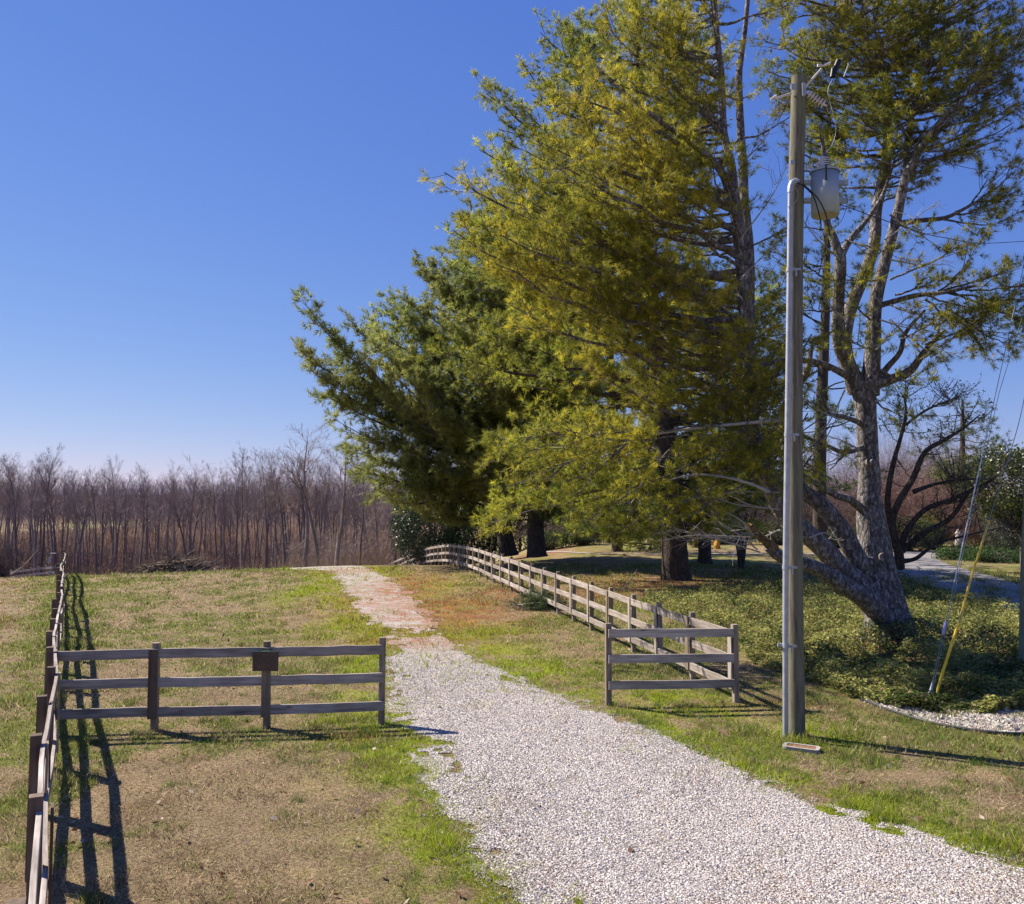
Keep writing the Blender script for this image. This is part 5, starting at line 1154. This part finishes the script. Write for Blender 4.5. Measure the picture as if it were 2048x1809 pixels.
# crape myrtle like multi stem shrub
c = at(1482, 43.5); Ym = 43.5
T = Pine('multi_stem_shrub', 'small pale multi-stemmed leafless shrub in the shade', c, BARK_DARK, seed=5, cat='shrub')
for dx, tx_ in ((-4, 1462), (0, 1478), (3, 1490), (5, 1502), (-2, 1470)):
    W, R = pstem([(1482 + dx * .5, 1150, 4), (1482 + dx, 1120, 3.2), ((1482 + tx_) / 2, 1085, 2.4), (tx_, 1050, 1.8), (tx_ + (tx_ - 1482) * .6, 1020, 1)], Ym); tube(T.wood, W, R, 7, col=(.3, .27, .25))
    for j in range(5):
        a = W[rnd.randrange(10, 24)]; T.bough(a, a + np.array([rnd.uniform(-1.1, 1.1), rnd.uniform(-.6, .6), rnd.uniform(.3, 1.2)]), width=.5, r0=.015, f0=.1, dens=6, bare=True, light=1)
T.done()
# dark crooked tree right of the big pine
c = at(1800, 33); Yd = 33.
T = Pine('crooked_tree', 'dark crooked spreading tree with sparse leaves right of the big pine', c, BARK_DARK, seed=8)
for pts_ in ([(1798, 1135, 12), (1798, 1110, 9), (1790, 1080, 8), (1785, 1040, 7), (1800, 1000, 6.5), (1825, 960, 6), (1850, 905, 5), (1890, 880, 4), (1925, 858, 2.5), (1960, 830, 1.2)],
             [(1785, 1060, 7), (1775, 1000, 6), (1786, 930, 5), (1800, 880, 4), (1812, 830, 3), (1808, 790, 1.5)], [(1798, 1100, 7), (1815, 1060, 6), (1850, 1020, 5), (1900, 1000, 4), (1955, 975, 2.5), (1990, 960, 1.2)],
             [(1800, 1105, 7), (1850, 1065, 5.5), (1890, 1045, 5), (1915, 1020, 4), (1935, 990, 2.5), (1955, 975, 1)], [(1825, 985, 5), (1865, 970, 3.5), (1910, 961, 2.5), (1960, 958, 1.5)],
             [(1798, 1125, 5), (1830, 1118, 4), (1855, 1100, 3.5), (1880, 1085, 3), (1930, 1072, 2), (1980, 1060, 1)], [(1812, 850, 3), (1850, 822, 2.5), (1900, 800, 1.5)]):
    W, R = pstem(pts_, Yd, [(.0 + .25 * i * ((len(pts_) % 2) * 2 - 1)) for i in range(len(pts_))]); tube(T.wood, W, R, 9, rough=.1, col=(.1, .09, .08))
    for j in range(18):
        a = W[rnd.randrange(len(W) // 3, len(W))]; T.bough(a, a + np.array([rnd.uniform(-.7, 1.2), rnd.uniform(-.8, .8), rnd.uniform(-.1, 1.3)]), width=.7, r0=.018, f0=.15, dens=5, bare=True)
T.wood.build('trunk', BARK_DARK, T.root)
r = np.random.default_rng(9); V_ = np.concatenate(T.crown.V); k = r.integers(0, len(V_), 2600); k = k[V_[k, 2] > 5.2]
leaves(T.crown, V_[k] + r.normal(0, .05, (len(k), 3)), .09, np.array([.09, .11, .045]) * r.uniform(.6, 1.4, (len(k), 1)), 1)
T.crown.build('crown', [TWIG, LEAFM], T.root)

# traffic-cone sized yellow shrub spot, white pillar
c = at(1432, 60.5); acc = Acc(); lathe(acc, c, [(.22, 0), (.24, .2), (.18, .5), (.08, .75), (0, .8)], 12)
for v in acc.V: v[:] = v + RNG.normal(0, .02, v.shape)
tag(acc.build('ornamental_shrub', mat_plain('orange_foliage', (.5, .26, .03), .9, 0, .3, 14, .03), None, tuple(c)), 'small orange-yellow cone-shaped shrub by the far path', 'shrub')
c = at(1914, 57); acc = Acc(); lathe(acc, c, [(.24, 0), (.27, .5), (.20, .9), (.22, 1.25), (.1, 1.5), (0, 1.55)], 14)
tag(acc.build('stone_post', mat_plain('pale_stone', (.45, .38, .34), .9, 0, .2, 10, .01), None, tuple(c)), 'pale stone post at the road bend beside the juniper', 'post')

# ------------------------------------------------------------------ house
hc = at(1905, 98); Yh = 98.
root = thing('house', 'low brown-roofed house half hidden behind leafless bushes', 'house', tuple(hc))
def hp(px, py, Y): return P(px, py, Y)
xl, xr = hp(1745, 1000, Yh)[0], hp(2010, 1000, Yh)[0]; ze = hp(0, 1028, Yh - 3.5)[2]; zr = hp(0, 975, Yh)[2]; z0 = float(hc[2])
acc = Acc(); box(acc, ((xl + xr) / 2, Yh, (z0 + ze) / 2), (xr - xl - 1, 7, ze - z0)); acc.build('wall', mat_plain('brown_brick', (.16, .09, .07), .9, 0, .3, 3), root)
m, t, b = newmat('brown_shingles', .9); bt = N(t, 'ShaderNodeTexBrick'); bt.inputs['Scale'].default_value = 3; bt.inputs['Color1'].default_value = (.22, .15, .13, 1); bt.inputs['Color2'].default_value = (.28, .20, .17, 1); bt.inputs['Mortar'].default_value = (.14, .1, .09, 1)
t.links.new(N(t, 'ShaderNodeTexCoord').outputs['Object'], bt.inputs['Vector']); t.links.new(bt.outputs['Color'], b.inputs['Base Color'])
acc = Acc(); y0, y1 = Yh - 4, Yh + 4; th = .15
V = []
for dz in (0, th):
    V += [(xl - .5, y0, ze + dz), (xr + .5, y0, ze + dz), (xr - 3, Yh, zr + dz), (xl + .5, Yh, zr + dz), (xr + .5, y1, ze + dz), (xl - .5, y1, ze + dz)]
acc.add(V, [[6, 7, 8, 9], [9, 8, 10, 11], [3, 2, 1, 0], [5, 4, 2, 3], [0, 1, 7, 6], [4, 5, 11, 10]]); acc.add(V, [[7, 10, 8], [11, 6, 9], [4, 1, 2], [0, 5, 3]]); acc.build('roof', m, root)
for px in (1800, 1850, 1930, 1975):
    acc = Acc(); a = hp(px, 1050, Yh - 3.5); acc_c = (a[0], Yh - 3.53, z0 + 1.5); box(acc, acc_c, (1.1, .08, 1.3)); w_ = acc.build('window', mat_plain('white_frame_%d' % px, (.5, .48, .45), .6), root)
    acc = Acc(); box(acc, (a[0], Yh - 3.58, z0 + 1.5), (.9, .04, 1.1)); acc.build('pane', mat_plain('dark_glass_%d' % px, (.02, .025, .03), .1), w_)

# ------------------------------------------------------------------ ivy bed, white stones, edging
def make_ivy():
    n = 150000; mn = IVY.min(0); mx = IVY.max(0); x = RNG.uniform(mn[0], min(mx[0], 17), n * 3); y = mn[1] + (mx[1] - mn[1]) * RNG.random(n * 3) ** 1.7
    k = inpoly(x + .5 * (fbm(x * 1.2, y * 1.2, 5) - .5), y + .6 * (fbm(x * 1.5, y * 1.5, 8) - .5), IVY)
    x, y = x[k][:n], y[k][:n]
    hh = (.04 + .52 * sstep(.3, .75, fbm(x * 1.1, y * 1.1, 31, 4))) * (.6 + .4 * sstep(12, 22, y))
    z = hgt(x, y) + hh * np.sqrt(RNG.random(len(x)))
    cn = fbm(x * 1.4, y * 1.4, 61, 3)[:, None]; c1 = np.array([.075, .105, .025]); c2 = np.array([.36, .36, .10]); c3 = np.array([.28, .19, .11])
    col = c1 + (c2 - c1) * sstep(.35, .65, cn + RNG.normal(0, .12, (len(x), 1)))
    col = np.where(RNG.random((len(x), 1)) < .10, c3, col) * RNG.uniform(.6, 1.35, (len(x), 1))
    acc = Acc(); leaves(acc, np.stack([x, y, z], 1), .075, col, 0, .55)
    tag(acc.build('ivy', [IVYM]), 'ivy ground cover spreading around the big pine', kind='stuff')
make_ivy()
EA = [(1722, 1402), (1780, 1424), (1850, 1446), (1930, 1462), (2000, 1470), (2060, 1472), (2200, 1474)]; EB = [(1735, 1398), (1800, 1412), (1870, 1420), (1940, 1420), (2000, 1415), (2060, 1405), (2200, 1395)]
Ea = spline(np.array([G(*p) for p in EA]), 8); Eb = spline(np.array([G(*p) for p in EB]), 8)
acc = Acc(); tube(acc, Ea + [0, 0, .03], .022, 8); tag(acc.build('garden_edging', mat_plain('black_edging', (.03, .035, .035), .5), None, tuple(Ea[0])), 'black plastic edging along the white stones', 'edging')
n = 16000; i = RNG.uniform(0, len(Ea) - 1.001, n); t_ = RNG.random(n)[:, None]; k = i.astype(int); f_ = (i - k)[:, None]
p = (Ea[k] * (1 - f_) + Ea[k + 1] * f_) * (1 - t_) + (Eb[k] * (1 - f_) + Eb[k + 1] * f_) * t_; p[:, 2] = hgt(p[:, 0], p[:, 1])
oc = np.array([[1, 0, 0], [-1, 0, 0], [0, 1, 0], [0, -1, 0], [0, 0, 1], [0, 0, -1.]]); of = np.array([[0, 2, 4], [2, 1, 4], [1, 3, 4], [3, 0, 4], [2, 0, 5], [1, 2, 5], [3, 1, 5], [0, 3, 5]])
q1 = unit(RNG.normal(0, 1, (n, 3))); q2 = unit(np.cross(q1, RNG.normal(0, 1, (n, 3)))); q3 = np.cross(q1, q2); s = RNG.lognormal(-3.7, .35, (n, 1))
V = (oc[None] * RNG.uniform(.8, 1.2, (n, 6, 1))) @ np.stack([q1 * s, q2 * s * .8, q3 * s * .55], 1) + (p + [0, 0, .02])[:, None]
acc = Acc(); acc.add(V, (of[None] + (np.arange(n) * 6)[:, None, None]).reshape(-1, 3), 0, np.repeat(np.clip(RNG.normal(.40, .14, (n, 1)), .10, .75) * np.array([[1, .88, .76]]) * RNG.uniform(.85, 1.05, (n, 3)), 6, 0))
tag(acc.build('white_stones', mat_attr('pale_stone_chip', .85, .1, 50)), 'strip of pale landscaping stones in front of the ivy', kind='stuff')
# dead stick against the fence, fallen branch at left
c = G(1244, 1182); acc = Acc(); tube(acc, spline([c, P(1262, 1160, c[1]), P(1274, 1140, c[1])], 4), np.linspace(.03, .012, 9), 6); tag(acc.build('dead_branch', mat_plain('grey_dead_wood', (.3, .26, .2), .9), None, tuple(c)), 'single dead branch leaning up behind the long fence', 'branch')
c = at(-22, 80); twiggy('leafless_bush', 'dark leafless bush in front of the far fence at the left edge', c, 2.2, 4.2, 260, (.13, .10, .09), 91)
acc = Acc(); a = [P(22, 1150, 68), P(45, 1134, 68), P(60, 1118, 68), P(76, 1100, 68)]; tube(acc, spline(a, 4), np.linspace(.06, .02, 13), 6); tube(acc, [P(45, 1134, 68), P(52, 1105, 68)], [.03, .01], 5)
tag(acc.build('dead_branch', mat_plain('pale_dead_wood', (.42, .34, .26), .9), None, tuple(a[0])), 'pale fallen limb leaning over the small far fence', 'branch')
